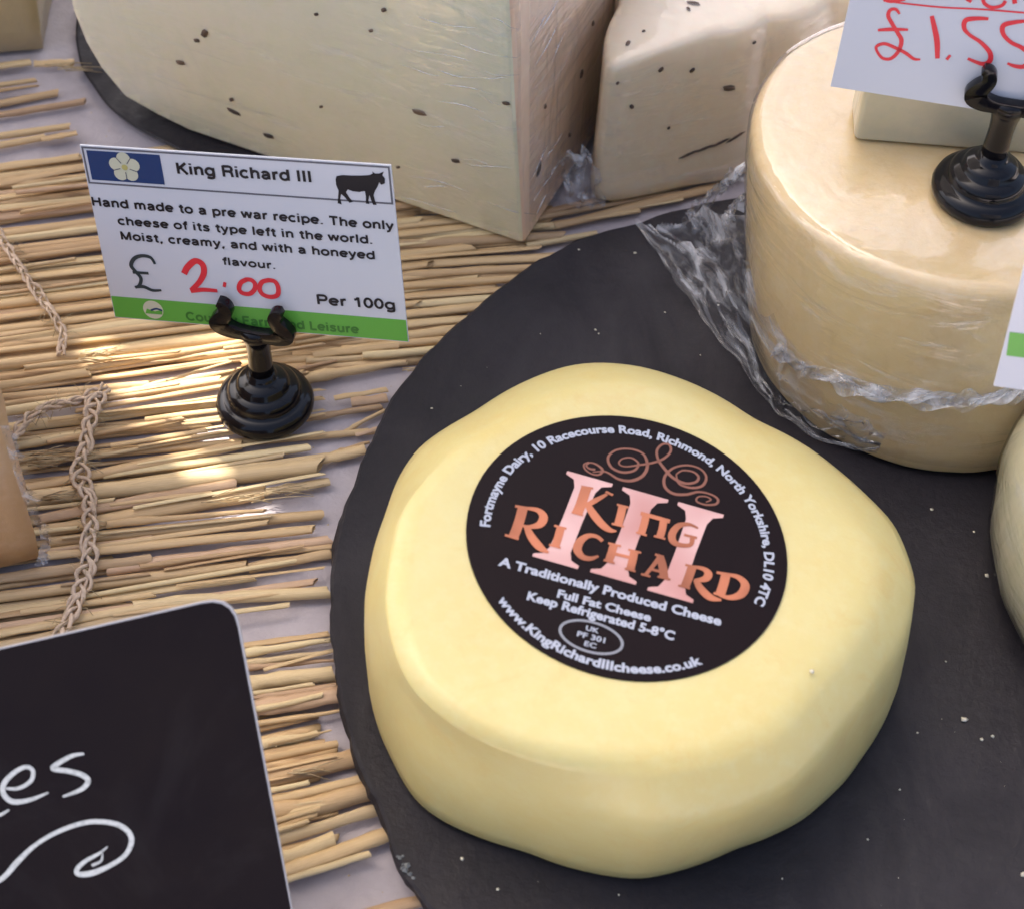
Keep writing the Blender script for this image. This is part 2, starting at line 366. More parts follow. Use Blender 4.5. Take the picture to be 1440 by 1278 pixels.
# small torn nicks and blemishes on the paste
for px, py, r in [(1142,945,.06)]:
    if r:
        v, f = [], []; p = onplane(px, py, P0, NT) ; add_blob(v, f, p, r); rel(obj('nick', v, f, MT['crumb']), kc)

# label frame on the tilted top
E1 = (onplane(1012, 880, P0, NT) - onplane(700, 790, P0, NT)).normalized(); E2 = NT.cross(E1)
LC = P0 + Vector((.017, .172, 0)); LC.z = topz(LC.x, LC.y)
LR = 3.37
class Frame:
    def __init__(s, O, e1, e2, n, zoom=None, parent=None, base=None): s.O, s.e1, s.e2, s.n, s.zoom, s.base = O, e1, e2, n, zoom, base; s.parent = parent
    def uv(s, px, py):
        if s.zoom: px = s.zoom[0] + px/s.zoom[2]; py = s.zoom[1] + py/s.zoom[2]
        d = onplane(px, py, s.O, s.n) - s.O; return Vector((d.dot(s.e1), d.dot(s.e2)))
    def w(s, u, v, h=0): return s.O + s.e1*u + s.e2*v + s.n*h
def printed(name, fr, V2, Fc, mat, h, thing, parent=None):
    o = obj(name, [fr.w(v[0], v[1], h) for v in V2], Fc, MT[mat], smooth=False)
    rel(o, thing)
    if parent is not None:
        o.parent = parent; o.matrix_parent_inverse = Matrix.Identity(4)
    return o
_tc = {}
def text2d(s, bold=.0, shear=0.):
    key = (s, bold, shear)
    if key in _tc: return _tc[key]
    cu = bpy.data.curves.new('t', 'FONT'); cu.body = s; cu.size = 1; cu.offset = bold; cu.shear = shear; cu.resolution_u = 3
    cu.fill_mode = 'FRONT'
    ob = bpy.data.objects.new('t', cu); COL.objects.link(ob); bpy.context.view_layer.update()
    me = bpy.data.meshes.new_from_object(ob.evaluated_get(bpy.context.evaluated_depsgraph_get()))
    V = [v.co.xy.copy() for v in me.vertices]; Fc = [tuple(p.vertices) for p in me.polygons]
    bpy.data.objects.remove(ob); bpy.data.curves.remove(cu); bpy.data.meshes.remove(me)
    x0 = min(v.x for v in V); x1 = max(v.x for v in V)
    V = [Vector((v.x - x0, v.y)) for v in V]; _tc[key] = (V, Fc, x1-x0); return _tc[key]
def line_text(name, fr, s, a, b, cap, mat, h, thing, parent=None, bold=.015, shear=0.):
    V, Fc, wd = text2d(s, bold, shear); A = Vector(a); B = Vector(b); d = (B-A); L = d.length; d.normalize(); p = Vector((-d.y, d.x))
    V2 = [A + d*(v.x/wd*L) + p*(v.y/.73*cap) for v in V]
    o = printed(name, fr, V2, Fc, mat, h, thing, parent); o['kind'] = 'stuff'; return o
def arc_text(name, fr, s, a0, a1, r, cap, mat, h, thing, parent=None, inward=False, bold=.015):
    V, Fc, wd = text2d(s, bold)
    V2 = []
    for v in V:
        t = a0 + (a1-a0)*v.x/wd; rr = r + (-1 if inward else 1)*v.y/.73*cap
        V2.append(Vector((cos(t)*rr, sin(t)*rr)))
    o = printed(name, fr, V2, Fc, mat, h, thing, parent); o['kind'] = 'stuff'; return o
def ribbon(P, wds, n=6, smooth=True):    # flat stroke with a width at each point
    Q = [Vector((p[0], p[1], 0)) for p in P]
    if not hasattr(wds, '__len__'): wds = [wds]*len(P)
    if len(wds) != len(P):
        wds = [wds[min(len(wds)-1, round(i*(len(wds)-1)/(len(P)-1)))] for i in range(len(P))]
    W = [Vector((w_, 0, 0)) for w_ in wds]
    if smooth: Q = catmull(Q, n); W = catmull(W, n)
    V = []
    for i, q in enumerate(Q):
        t = (Q[min(i+1, len(Q)-1)] - Q[max(i-1, 0)]); t = t.normalized() if t.length else Vector((1, 0, 0))
        nn = Vector((-t.y, t.x, 0))*W[i].x/2; V += [(q+nn).xy, (q-nn).xy]
    return V, [(2*i, 2*i+1, 2*i+3, 2*i+2) for i in range(len(Q)-1)]
def ngon(P): return [Vector(p) for p in P], [tuple(range(len(P)))]
def join(parts):
    V, Fc = [], []
    for v, f in parts:
        k = len(V); V += list(v); Fc += [tuple(i+k for i in q) for q in f]
    return V, Fc
def A_(cx, cy, rx, ry, a0, a1, n=14): return [(cx+rx*cos(rad(a0+(a1-a0)*i/n)), cy+ry*sin(rad(a0+(a1-a0)*i/n))) for i in range(n+1)]
def S_(*p): return list(p)
_arch = lambda x: [(x, .40), (x+.04, .55), (x+.15, .66), (x+.27, .66), (x+.37, .56), (x+.38, .42), (x+.38, 0)]
_bowl = lambda y0, y1, x: [(.12, y1), (x-.16, y1)] + A_(x-.17, (y0+y1)/2, .17, (y1-y0)/2, 90, -90, 10) + [(.12, y0)]
GL = {'o': (.62, [A_(.31,.365,.24,.305,0,360,22)]), 'a': (.60, [A_(.28,.47,.19,.20,165,0,10)+[(.47,0)], [(.47,.42),(.32,.385),(.14,.33),(.09,.2),(.16,.08),(.29,.06),(.41,.13),(.47,.26)]]),
 'c': (.56, [A_(.31,.365,.24,.305,45,315)]), 'd': (.64, [A_(.31,.365,.23,.305,0,360,22), S_((.53,0),(.53,1))]), 'e': (.61, [A_(.31,.365,.24,.305,0,318,18), S_((.08,.37),(.55,.37))]),
 'f': (.36, [[(.2,0),(.2,.78),(.24,.9),(.37,.93)], S_((.04,.67),(.36,.67))]), 'g': (.64, [A_(.31,.365,.23,.305,0,360,22), [(.53,.73),(.53,-.04),(.48,-.16),(.32,-.22),(.12,-.15)]]),
 'h': (.62, [S_((.12,0),(.12,1)), _arch(.12)]), 'i': (.25, [S_((.12,0),(.12,.73)), S_((.12,.87),(.12,1.0))]), 'l': (.25, [S_((.12,0),(.12,1))]),
 'm': (.92, [S_((.12,0),(.12,.73)), _arch(.12)[:4]+[(.44,.55),(.45,.42),(.45,0)], [(.45,.40),(.49,.55),(.58,.66),(.68,.66),(.77,.55),(.78,.42),(.78,0)]]), 'n': (.62, [S_((.12,0),(.12,.73)), _arch(.12)]),
 'p': (.64, [S_((.12,-.26),(.12,.73)), A_(.34,.365,.23,.305,0,360,22)]), 'r': (.40, [S_((.12,0),(.12,.73)), [(.12,.40),(.17,.57),(.26,.66),(.38,.66)]]),
 's': (.56, [[(.47,.53),(.42,.63),(.28,.67),(.14,.62),(.12,.5),(.22,.41),(.38,.34),(.47,.24),(.43,.1),(.28,.06),(.13,.09),(.07,.2)]]), 't': (.38, [[(.2,.92),(.2,.2),(.24,.08),(.36,.06)], S_((.04,.67),(.36,.67))]),
 'u': (.62, [S_((.50,0),(.50,.73)), [(.12,.73),(.12,.30),(.13,.16),(.23,.07),(.35,.07),(.46,.18),(.50,.33)]]), 'v': (.55, [S_((.05,.73),(.27,.02)), S_((.49,.73),(.27,.02))]),
 'w': (.80, [S_((.04,.73),(.21,.02)), S_((.21,.02),(.39,.73)), S_((.39,.73),(.57,.02)), S_((.57,.02),(.74,.73))]), 'y': (.55, [S_((.05,.73),(.28,.05)), [(.50,.73),(.28,.05),(.22,-.12),(.15,-.2),(.05,-.21)]]),
 'K': (.72, [S_((.12,0),(.12,1)), S_((.62,1),(.12,.42)), S_((.27,.60),(.66,0))]), 'R': (.74, [S_((.12,0),(.12,1)), _bowl(.50,.94,.62), [(.40,.50),(.55,.44),(.60,.28),(.62,.0)]]), 'P': (.69, [S_((.12,0),(.12,1)), _bowl(.46,.94,.62)]),
 'H': (.76, [S_((.12,0),(.12,1)), S_((.63,0),(.63,1)), S_((.12,.53),(.63,.53))]), 'I': (.28, [S_((.13,0),(.13,1))]), 'T': (.66, [S_((.03,.935),(.63,.935)), S_((.33,0),(.33,.94))]),
 'M': (.88, [S_((.12,0),(.12,1)), S_((.12,.98),(.43,.02)), S_((.43,.02),(.74,.98)), S_((.74,0),(.74,1))]), 'C': (.76, [A_(.40,.5,.32,.44,40,320,20)]), 'F': (.64, [S_((.12,0),(.12,1)), S_((.12,.935),(.58,.935)), S_((.12,.5),(.53,.5))]),
 'L': (.60, [S_((.12,0),(.12,1)), S_((.12,.065),(.56,.065))]), '1': (.56, [S_((.34,0),(.34,1)), [(.10,.74),(.24,.80),(.33,.95)]]), '0': (.58, [A_(.30,.5,.21,.44,0,360,22)]), '.': (.28, [S_((.13,0),(.13,.14))]), ',': (.28, [[(.14,.14),(.14,.0),(.07,-.14)]])}
def sans(fr, s, a, b, cap, mat, h, thing, wgt=.13, name='lettering'):
    """upright grotesque letters drawn as strokes of even weight"""
    A = Vector(a); B = Vector(b); d = B-A; L = d.length; d.normalize(); p = Vector((-d.y, d.x))
    adv = sum((GL[c][0]+.04) if c != ' ' else .34 for c in s); kx = L/adv; x = 0; V3, Fc = [], []; i = 0
    for c in s:
        if c == ' ': x += .34; continue
        for st in GL[c][1]:
            Q = [A + d*((x+q[0])*kx) + p*(q[1]*cap) for q in st]
            v, f = ribbon(Q, wgt*cap*1.0, 2 if len(st) < 8 else 1, smooth=len(st) > 2)
            k = len(V3); V3 += [fr.w(q[0], q[1], h+.0009*(i % 3)) for q in v]; Fc += [tuple(t+k for t in q) for q in f]; i += 1
        x += GL[c][0]+.04
    o = rel(obj(name, V3, Fc, MT[mat], smooth=False), thing); o['kind'] = 'stuff'; return o
LF = Frame(LC, E1, E2, NT, zoom=(620, 560, 1440/520))
n_ = 96
top = [LF.w(cos(2*pi*i/n_)*LR, sin(2*pi*i/n_)*LR, .035) for i in range(n_)]
bot = [LF.w(cos(2*pi*i/n_)*LR, sin(2*pi*i/n_)*LR, -.02) for i in range(n_)]
V, Fc = rings_mesh([bot, top]); label = rel(obj('label', V, Fc, MT['label_black'], smooth=False), kc)
label['label'] = 'round black printed label'
def on_label(name, V, Fc, mat, h): return printed(name, LF, V, Fc, mat, .035+h, kc, label)
# three pink roman numerals
def numeral(T, B):
    h_ = Vector((.962, .272)); T = Vector(T); B = Vector(B)
    prof = [(92, 0), (92, .035), (56, .07), (42, .15), (39, .5), (42, .85), (56, .93), (92, .965), (92, 1)]
    pts = [(a, b) for a, b in prof] + [(-a, b) for a, b in prof[::-1]]
    return ngon([LF.uv(*(B + (T-B)*b + h_*a)) for a, b in pts])
parts = [numeral((580,312),(443,643)), numeral((797,374),(668,704)), numeral((1012,432),(890,775))]
for p_ in parts: on_label('roman_numeral', p_[0], p_[1], 'pink_foil', .008)
def strokes(name, lst, mat, h):
    ps = []
    for pts, wd in lst:
        s_ = 2.769*56*1.06
        ps.append(ribbon([LF.uv(*p) for p in pts], [q/s_ for q in wd] if hasattr(wd, '__len__') else wd/s_))
    # lay crossing strokes at slightly different heights
    V3, Fc = [], []
    for i, (v, f) in enumerate(ps):
        k = len(V3); V3 += [LF.w(p[0], p[1], .035+h+.0012*i) for p in v]; Fc += [tuple(a+k for a in q) for q in f]
    o = obj(name, V3, Fc, MT[mat], smooth=False); rel(o, kc); o.parent = label; o.matrix_parent_inverse = Matrix.Identity(4)
king = [([(566,350),(556,380),(543,420),(528,455)], 36), ([(545,347),(592,356)], 9), ([(508,448),(552,460)], 9),
        ([(645,378),(620,392),(590,408),(562,424)], [10,16,20,16]), ([(640,368),(668,382)], 10), ([(568,415),(592,455),(625,495),(655,517),(682,522)], [20,30,30,22,6]),
        ([(706,425),(698,462),(688,498)], 28), ([(684,418),(730,430)], 9), ([(664,492),(712,504)], 9),
        ([(797,462),(788,500),(778,532)], 26), ([(866,480),(860,515),(850,546)], 26), ([(776,452),(890,484)], 17), ([(758,526),(800,538)], 9), ([(828,540),(872,552)], 9),
        ([(1000,510),(965,495),(925,500),(900,530),(902,560),(930,575),(970,574),(978,548)], [8,15,22,26,26,20,16,18]), ([(945,535),(996,548)], 11)]
rich = [([(318,432),(302,490),(282,542)], 34), ([(288,424),(345,434)], 11), ([(248,536),(302,552)], 10), ([(325,432),(375,440),(398,465),(385,495),(345,505),(318,500)], [12,20,30,28,16,10]),
        ([(330,500),(352,545),(385,585),(418,605)], [18,30,30,8]),
        ([(466,508),(455,548),(444,580)], 28), ([(440,500),(488,512)], 9), ([(420,574),(465,586)], 9),
        ([(628,560),(605,542),(570,540),(540,562),(530,592),(548,620),(580,628),(612,618)], [14,15,20,28,30,24,18,8]),
        ([(672,575),(662,610),(652,640)], 28), ([(752,600),(745,632),(735,672)], 28), ([(660,606),(745,626)], 13), ([(650,568),(700,580)], 9), ([(728,593),(778,606)], 9), ([(632,634),(675,646)], 9), ([(714,667),(756,678)], 9),
        ([(852,622),(825,655),(795,692)], [18,14,12]), ([(852,618),(862,660),(868,704)], [26,30,30]), ([(812,668),(866,682)], 11), ([(778,688),(814,698)], 9), ([(842,698),(892,710)], 9), ([(832,612),(866,622)], 10),
        ([(976,662),(963,700),(948,738)], 30), ([(950,652),(1000,664)], 10), ([(922,732),(968,744)], 9), ([(980,660),(1020,668),(1040,688),(1025,708),(985,712)], [12,18,28,24,10]),
        ([(990,710),(1010,745),(1045,778),(1090,790)], [18,28,28,8]),
        ([(1108,690),(1098,730),(1085,768)], 32), ([(1072,682),(1125,690)], 11), ([(1060,762),(1100,774)], 10), ([(1112,690),(1155,700),(1183,730),(1168,766),(1125,780),(1082,770)], [12,20,30,30,20,12])]
for src, cnts in ((king, (6, 3, 5, 2)), (rich, (5, 3, 1, 7, 6, 5, 4))):
    k0 = 0
    for c_ in cnts: strokes('title_letter', src[k0:k0+c_], 'copper', .014); k0 += c_
fl = [([(600,282),(578,278),(565,266),(580,255),(605,262),(628,282),(618,300),(590,300),(562,282),(556,262),(575,252)], [10,8,6,6,8,10,8,6,6,6,4]),
      ([(590,292),(640,290),(690,318),(740,325),(785,305),(803,265),(785,220),(735,202),(680,207),(650,235),(662,272),(705,292),(752,285),(768,258),(740,236),(705,240),(692,258),(716,270),(770,264),(820,256),(865,240),(893,212),(888,186),(862,184),(840,208),(846,245),(875,285),(905,315),(950,335),(990,330),(1002,310),(980,290),(940,285),(915,300)], [4,7,10,12,12,11,9,8,8,9,10,10,9,8,7,6,6,8,9,9,9,10,9,9,10,12,12,11,10,9,8,7,5]),
      ([(915,300),(925,335),(970,352),(1015,345),(1032,312),(1010,280),(960,265),(905,275),(870,310),(872,350),(905,375),(955,378),(1000,368),(1045,376),(1076,395),(1070,415),(1030,418),(995,405),(1000,388),(1030,386),(1050,398),(1030,408)], [5,8,10,10,9,8,8,9,10,11,12,11,9,8,9,9,8,7,6,6,6,4])]
strokes('flourish', fl, 'dark_copper', .005)
def LT(s, a, b, cap, name='lettering', mat='silver_ink', bold=.022, sh=.0):
    line_text(name, LF, s, LF.uv(*a), LF.uv(*b), cap, mat, .045, kc, label, bold, sh)
LT('A Traditionally Produced Cheese', (221,652), (1088,888), .225, bold=.036)
LT('Full Fat Cheese', (450,776), (814,872), .20, bold=.036)
LT('Keep Refrigerated 5-8\u00b0C', (332,786), (905,945), .215, bold=.036)
LT('UK', (562,905), (612,918), .12, bold=.02); LT('PF 301', (528,928), (636,956), .13, bold=.02); LT('EC', (556,965), (602,977), .12, bold=.02)
def ang(px, py): u = LF.uv(px, py); return math.atan2(u.y, u.x), u.length
a0, r0 = ang(190, 505); a1, r1 = ang(1228, 805)
a0 = a0 % (2*pi); a1 = a1 if a1 < pi/2 else a1 - 2*pi
print('address arc', a0, r0, a1, r1)
arc_text('lettering', LF, 'Fortmayne Dairy, 10 Racecourse Road, Richmond, North Yorkshire, DL10 4TC', a0, a1, LR*.855, .215, 'silver_ink', .045, kc, label, bold=.036)
a0, r0 = ang(208, 790); a1, r1 = ang(1000, 1005)
a0 = a0 % (2*pi); a1 = a1 % (2*pi); print('web arc', a0, r0, a1, r1)
arc_text('lettering', LF, 'www.KingRichardIIIcheese.co.uk', a0, a1, LR*.948, .215, 'silver_ink', .045, kc, label, inward=True, bold=.036)
oc = LF.uv(584, 932); ax = .64; ay = .355
ell = [Vector((oc.x + cos(t)*ax, oc.y + sin(t)*ay)) for t in [2*pi*i/40 for i in range(41)]]
v, f = ribbon(ell, .055, 2); on_label('oval_ring', v, f, 'oval_grey', .008)

# ------------------------------------------------------------------ price stands and cards
def stand_mesh():
    root = empty('card_stand', '', 'card stand')
    V, Fc = lathe([(.3, .0), (1.16, .0), (1.22, .10), (1.23, .22), (1.17, .38), (1.02, .47), (.93, .49), (.92, .56), (.90, .68), (.82, .78), (.70, .81), (.66, .84), (.64, .95), (.56, 1.04), (.42, 1.08), (.34, 1.14), (.31, 1.3)], 48)
    obj('base', V, Fc, MT['black'], root)
    V, Fc = lathe([(.31, 1.25), (.30, 1.6), (.29, 2.0), (.31, 2.3), (.37, 2.55), (.43, 2.72), (.36, 2.86)], 24)
    obj('stem', V, Fc, MT['black'], root)
    def fork(name, y0, y1, P, W):
        ps = []
        for sx in (-1, 1):
            v, f = ribbon([(sx*x, z) for x, z in P], W, 5)
            k = len(v); n2 = k//2
            A = [Vector((p[0], y0, p[1])) for p in v]; B = [Vector((p[0], y1, p[1])) for p in v]
            ff = [q for q in f] + [tuple(i+k for i in q)[::-1] for q in f]
            bd = [2*i for i in range(n2)] + [2*i+1 for i in range(n2-1, -1, -1)]
            for i in range(len(bd)): a, b = bd[i], bd[(i+1) % len(bd)]; ff.append((a, b, b+k, a+k))
            ps.append((A+B, ff))
        V, Fc = join(ps); o = obj(name, V, Fc, MT['black'], root); bevel(o, .04, 2, 40); return o
    P = [(0, 2.82), (.32, 2.83), (.60, 2.88), (.80, 3.02), (.76, 3.22), (.64, 3.40), (.61, 3.56), (.68, 3.70), (.80, 3.76)]
    fork('front_fork', -.34, -.09, P, [.30, .32, .42, .52, .42, .34, .32, .28, .16])
    P2 = [(0, 2.86), (.32, 2.88), (.58, 2.98), (.72, 3.14), (.70, 3.34)]
    fork('rear_fork', .14, .32, P2, [.30, .32, .36, .34, .2])
    V, Fc = [], []
    v, f = lathe([(.36, 2.70), (.44, 2.78), (.40, 2.92)], 20); obj('cradle_neck', v, f, MT['black'], root)
    return root
stand1 = stand_mesh()
stand1.location = at(374, 572, .33); stand1.location.z = .36
stand1.rotation_euler = (0, rad(-2), rad(-10))
stand1['label'] = 'glossy black stepped card stand on the straw mat holding the cow price card'; stand1['group'] = 'black card stands'

def card_frame(corn):
    TL, TR, BR, BL = [Vector(c) for c in corn]
    e1 = (BR - BL).normalized(); e2 = (TL - BL); e2 = (e2 - e1*e2.dot(e1)).normalized(); n = e1.cross(e2)
    if n.dot(CAM - BL) < 0: n = -n
    return BL, e1, e2, n
corn = [(-10.44, 2.28, 7.22), (-3.10, 1.12, 8.31), (-2.59, .07, 3.77), (-9.93, 1.23, 2.68)]
BL, e1, e2, nn = card_frame(corn); Wc, Hc = 7.47, 4.72
CF = Frame(BL, e1, e2, nn, zoom=(90, 180, 1440/520))
def card(name, label_, loc, fr, Wd, Ht, mat, cat='price card'):
    root = empty(name, label_, cat, loc)
    n = 10; V = []
    for h in (0., -.05):
        for i in range(n+1):
            for j in (0, 1): V.append(fr.w(Wd*i/n, Ht*j, h))
    Fc = []; k = 2*(n+1)
    for i in range(n):
        Fc.append((2*i, 2*i+2, 2*i+3, 2*i+1)); Fc.append((k+2*i, k+2*i+1, k+2*i+3, k+2*i+2))
        Fc.append((2*i, k+2*i, k+2*i+2, 2*i+2)); Fc.append((2*i+1, 2*i+3, k+2*i+3, k+2*i+1))
    Fc += [(0, 1, k+1, k), (2*n, k+2*n, k+2*n+1, 2*n+1)]
    rel(obj('card_sheet', V, Fc, MT[mat], smooth=False), root); return root
c1 = card('price_card', 'white price card with cow and white rose printed in its header', Vector(stand1.location), CF, Wc, Hc, 'card_white')
def on_card(name, vf, mat, h, root=c1, fr=CF): return printed(name, fr, vf[0], vf[1], mat, h, root)
def CT(s, a, b, cap, mat='ink_black', wgt=.235, fr=CF, root=c1, h=.014, name='lettering'):
    return sans(fr, s, fr.uv(*a), fr.uv(*b), cap*1.08, mat, h, root, wgt)
def quad(fr, pts): return ngon([fr.uv(*p) for p in pts])
hb = CF.uv(92, 243).y
m_ = .055
def rectring(x0, y0, x1, y1, t): 
    o_ = [(x0,y0),(x1,y0),(x1,y1),(x0,y1)]; i_ = [(x0+t,y0+t),(x1-t,y0+t),(x1-t,y1-t),(x0+t,y1-t)]
    return [Vector(p) for p in o_+i_], [(0,1,5,4),(1,2,6,5),(2,3,7,6),(3,0,4,7)]
on_card('header_border', rectring(.03, 3.72, Wc-.03, Hc-.03, .045), 'line_grey', .006)
fb = [Vector((.14, 3.83)), Vector((1.95, 3.83)), Vector((1.95, Hc-.12)), Vector((.14, Hc-.12))]
on_card('flag_panel', (fb, [(0, 1, 2, 3)]), 'ink_blue', .008)
rc = Vector((1.03, 4.22)); 
def disk(c, r, n=18): return [Vector((c[0]+cos(2*pi*i/n)*r, c[1]+sin(2*pi*i/n)*r)) for i in range(n)], [tuple(range(n))]
for i in range(5):
    a_ = pi/2 + 2*pi*i/5
    on_card('rose_petal', disk(rc + Vector((cos(a_), sin(a_)))*.22, .17), 'rose_cream', .012 + .0006*i)
on_card('rose_core', disk(rc, .075), 'rose_core', .022)
for i in range(5):
    a_ = pi/2 + pi/5 + 2*pi*i/5; p = rc + Vector((cos(a_), sin(a_)))*.12; q = rc + Vector((cos(a_), sin(a_)))*.30
    on_card('rose_sepal', ribbon([p, q], .022, 2), 'line_grey', .020)
CT('King Richard III', (440, 178), (972, 212), .265)
cow = [(1062,188),(1085,184),(1120,186),(1160,186),(1190,184),(1203,178),(1200,170),(1212,178),(1228,178),(1246,170),(1240,185),(1250,196),(1250,216),(1236,222),(1228,212),(1222,228),(1212,245),(1206,262),(1212,285),(1218,300),(1204,300),(1196,280),(1190,262),(1186,282),(1190,297),(1176,295),(1176,268),(1172,246),(1150,250),(1125,247),(1106,240),(1098,250),(1112,272),(1126,288),(1112,292),(1092,268),(1080,258),(1076,275),(1082,298),(1066,294),(1068,268),(1070,245),(1060,222),(1058,200)]
V2 = [CF.uv(*p) for p in cow]
on_card('cow_silhouette', (V2, [tuple(t) for t in tessellate_polygon([[Vector((p.x, p.y, 0)) for p in V2]])]), 'ink_black', .010)
CT('Hand made to a pre war recipe. The only', (110, 302), (1288, 398), .215)
CT('cheese of its type left in the world.', (212, 376), (1208, 452), .205)
CT('Moist, creamy, and with a honeyed', (222, 434), (1216, 512), .205)
CT('flavour.', (618, 532), (830, 550), .19)
CT('Per 100g', (985, 686), (1296, 708), .25)
S_ = 2.769*43
def hand(fr, root, name, lst, mat, h, sc_=S_):
    for i, (pts, wd) in enumerate(lst):
        v, f = ribbon([fr.uv(*p) for p in pts], [q/sc_ for q in wd] if hasattr(wd, '__len__') else wd/sc_)
        rel(obj(name, [fr.w(p[0], p[1], h+.001*i) for p in v], f, MT[mat], smooth=False), root)
hand(CF, c1, 'pen_stroke', [([(355,530),(338,505),(305,498),(275,508),(262,535),(280,560),(300,585),(295,612),(278,622)], [8,10,11,12,12,11,11,10,8]), ([(278,620),(310,618),(345,632),(380,632)], [9,11,10,7]), ([(268,562),(330,566)], 9)], 'marker_black', .014)
hand(CF, c1, 'pen_stroke', [([(468,568),(482,542),(512,518),(540,532),(545,565),(528,600),(496,632)], [18,19,19,19,18,16,14]), ([(494,636),(540,630),(598,634)], [12,14,11]),
     ([(620,608),(626,610),(632,612)], 17),
     ([(712,590),(690,602),(682,625),(694,642),(722,646),(742,630),(745,608),(730,592),(708,590)], 14), ([(800,592),(772,600),(762,625),(775,648),(805,658),(832,650),(835,622),(822,598),(796,592)], 14)], 'ink_red', .014)
gy = .62
on_card('green_band', ([Vector((.02, .02)), Vector((Wc-.01, .02)), Vector((Wc-.01, gy)), Vector((.02, gy))], [(0, 1, 2, 3)]), 'ink_green', .006)
on_card('logo_disc', disk((1.06, .32), .26, 24), 'rose_cream', .010)
on_card('logo_hill', ([Vector((.84, .20)), Vector((1.28, .20)), Vector((1.30, .34)), Vector((1.1, .28)), Vector((.9, .34))], [(0, 1, 2, 3, 4)]), 'ink_green', .013)
on_card('logo_wave', ribbon([(1.0, .30), (1.15, .36), (1.30, .32)], .05), 'ink_blue', .016)
CT('Country Farm and Leisure', (478, 748), (1152, 800), .22, 'ink_dark_green', h=.014)

# ------------------------------------------------------------------ second wheel with stand and card
WB, WT = Vector((10.60, 4.10, ZS)), Vector((10.35, 5.30, 6.62)); rB, rT = 4.65, 5.12
NW = 120
def wring(f, dr=0, dz=0, ns=.04):
    out = []
    for i in range(NW):
        t = 2*pi*i/NW; c = WB.lerp(WT, f); r = rB + (rT-rB)*f + dr + .12*sin(pi*max(0, min(1, f)))
        r += ns*noise.noise(Vector((cos(t)*3, sin(t)*3, f*3))) + ns*1.2*noise.noise(Vector((cos(t)*8, sin(t)*8, f*9)))*.4
        out.append(Vector((c.x+cos(t)*r, c.y+sin(t)*r, c.z+dz + .05*noise.noise(Vector((cos(t)*1.5, sin(t)*1.5, 4))))))
    return out
rings = [wring(0, -.5), wring(0, -.12, .08), wring(.04)] + [wring(f) for f in (.15, .3, .45, .6, .75, .88)] + [wring(.955, -.01), wring(.985, -.05), wring(1, -.15, .0), wring(1, -.32, .04), wring(1, -.55, .06), wring(1, -1.5, .07, .02), wring(1, -3, .06, .01), wring(1, -4.9, .06, .0)]
V, Fc = rings_mesh(rings)
wd = empty('round_cheese', 'tall butter yellow cheese wheel wrapped in cling film with a stand on top', 'cheese', WB)
wb = rel(obj('cheese_body', V, Fc, MT['butter']), wd)
bvW = bvh_of(wb)
rings = [wring(f, .05, 0, .05) for f in (.08, .2, .35, .5, .65, .8, .9)] + [wring(.97, .05), wring(1, -.03, .04), wring(1, -.3, .08), wring(1, -.6, .10), wring(1, -1.5, .10, .02), wring(1, -3, .09, .01), wring(1, -4.9, .09, 0)]
V, Fc = rings_mesh(rings, False, False)
rel(obj('cling_film_wrap', V, Fc, MT['film_wrap']), wd)
# twisted roll of film round the lower wall
for band in range(3):
    V = []; nb_ = 150; nw = 6
    for i in range(nb_):
        u = i/(nb_-1); t = rad(212 + 110*u); f = .26 + .32*u**.6 + .012*sin(u*30+band); c = WB.lerp(WT, f); r = rB+(rT-rB)*f+.26
        tw = u*26 + band*2.1 + 1.5*sin(u*9); wid = .13 + .10*abs(sin(u*17+band*1.7)) + .05*sin(u*61)
        for j in range(nw+1):
            a_ = (j/nw-.5)*2; q = Vector((i*.12, j*.5, band*7))
            rad_ = wid*a_; cc = .10*noise.noise(q)
            V.append(Vector((c.x+cos(t)*(r+cos(tw)*rad_*.6+cc), c.y+sin(t)*(r+cos(tw)*rad_*.6+cc), c.z + sin(tw)*rad_*1.2 + .10*noise.noise(q+Vector((5, 5, 5))) + .05*sin(band*2)*1.5)))
    Fc = [(i*(nw+1)+j, i*(nw+1)+j+1, (i+1)*(nw+1)+j+1, (i+1)*(nw+1)+j) for i in range(nb_-1) for j in range(nw)]
    rel(obj('film_twist', V, Fc, MT['film_rope']), wd)
# loose flap of film spread on the slate
outer_c = [(893,312,1.15),(925,360,1.02),(965,420,1.05),(1000,468,1.0),(1045,520,1.05),(1085,570,1.02),(1130,602,1.05),(1180,628,1.1),(1235,640,1.25)]
inner_c = [(955,318,1.7),(1000,300,2.6),(1070,330,4.3),(1082,400,3.8),(1092,460,3.1),(1112,520,2.7),(1150,565,2.4),(1195,590,2.2),(1245,612,2.0)]
oc_ = catmull([at(*p) for p in outer_c], 11); ic_ = catmull([at(*p) for p in inner_c], 11)
nu = len(oc_); nv = 34; V = []
for i in range(nu):
    for j in range(nv+1):
        s_ = j/nv; p = oc_[i].lerp(ic_[i], s_); p.z -= .9*sin(pi*s_)*min(1, (ic_[i].z-oc_[i].z)/2)
        q = Vector((p.x*1.1, p.y*1.1, 3))
        rg = 1-abs(noise.noise(Vector((i*.035+j*.01, j*.17, 1)))*2); rg2 = 1-abs(noise.noise(Vector((i*.14+j*.08, j*.2, 7)))*2)
        rg3 = (1-abs(noise.noise(Vector((i*.07-j*.05, j*.06, 21)))*2))**3
        p.z += (.30*rg3 + .22*rg**3 + .03*rg2)*(.12+min(1, s_*2.2))
        p.x += .12*noise.noise(q*1.4); p.y += .12*noise.noise(q*1.4+Vector((5, 5, 5)))
        p.z = max(p.z, ZS+.03+.01*random.random()); V.append(p)
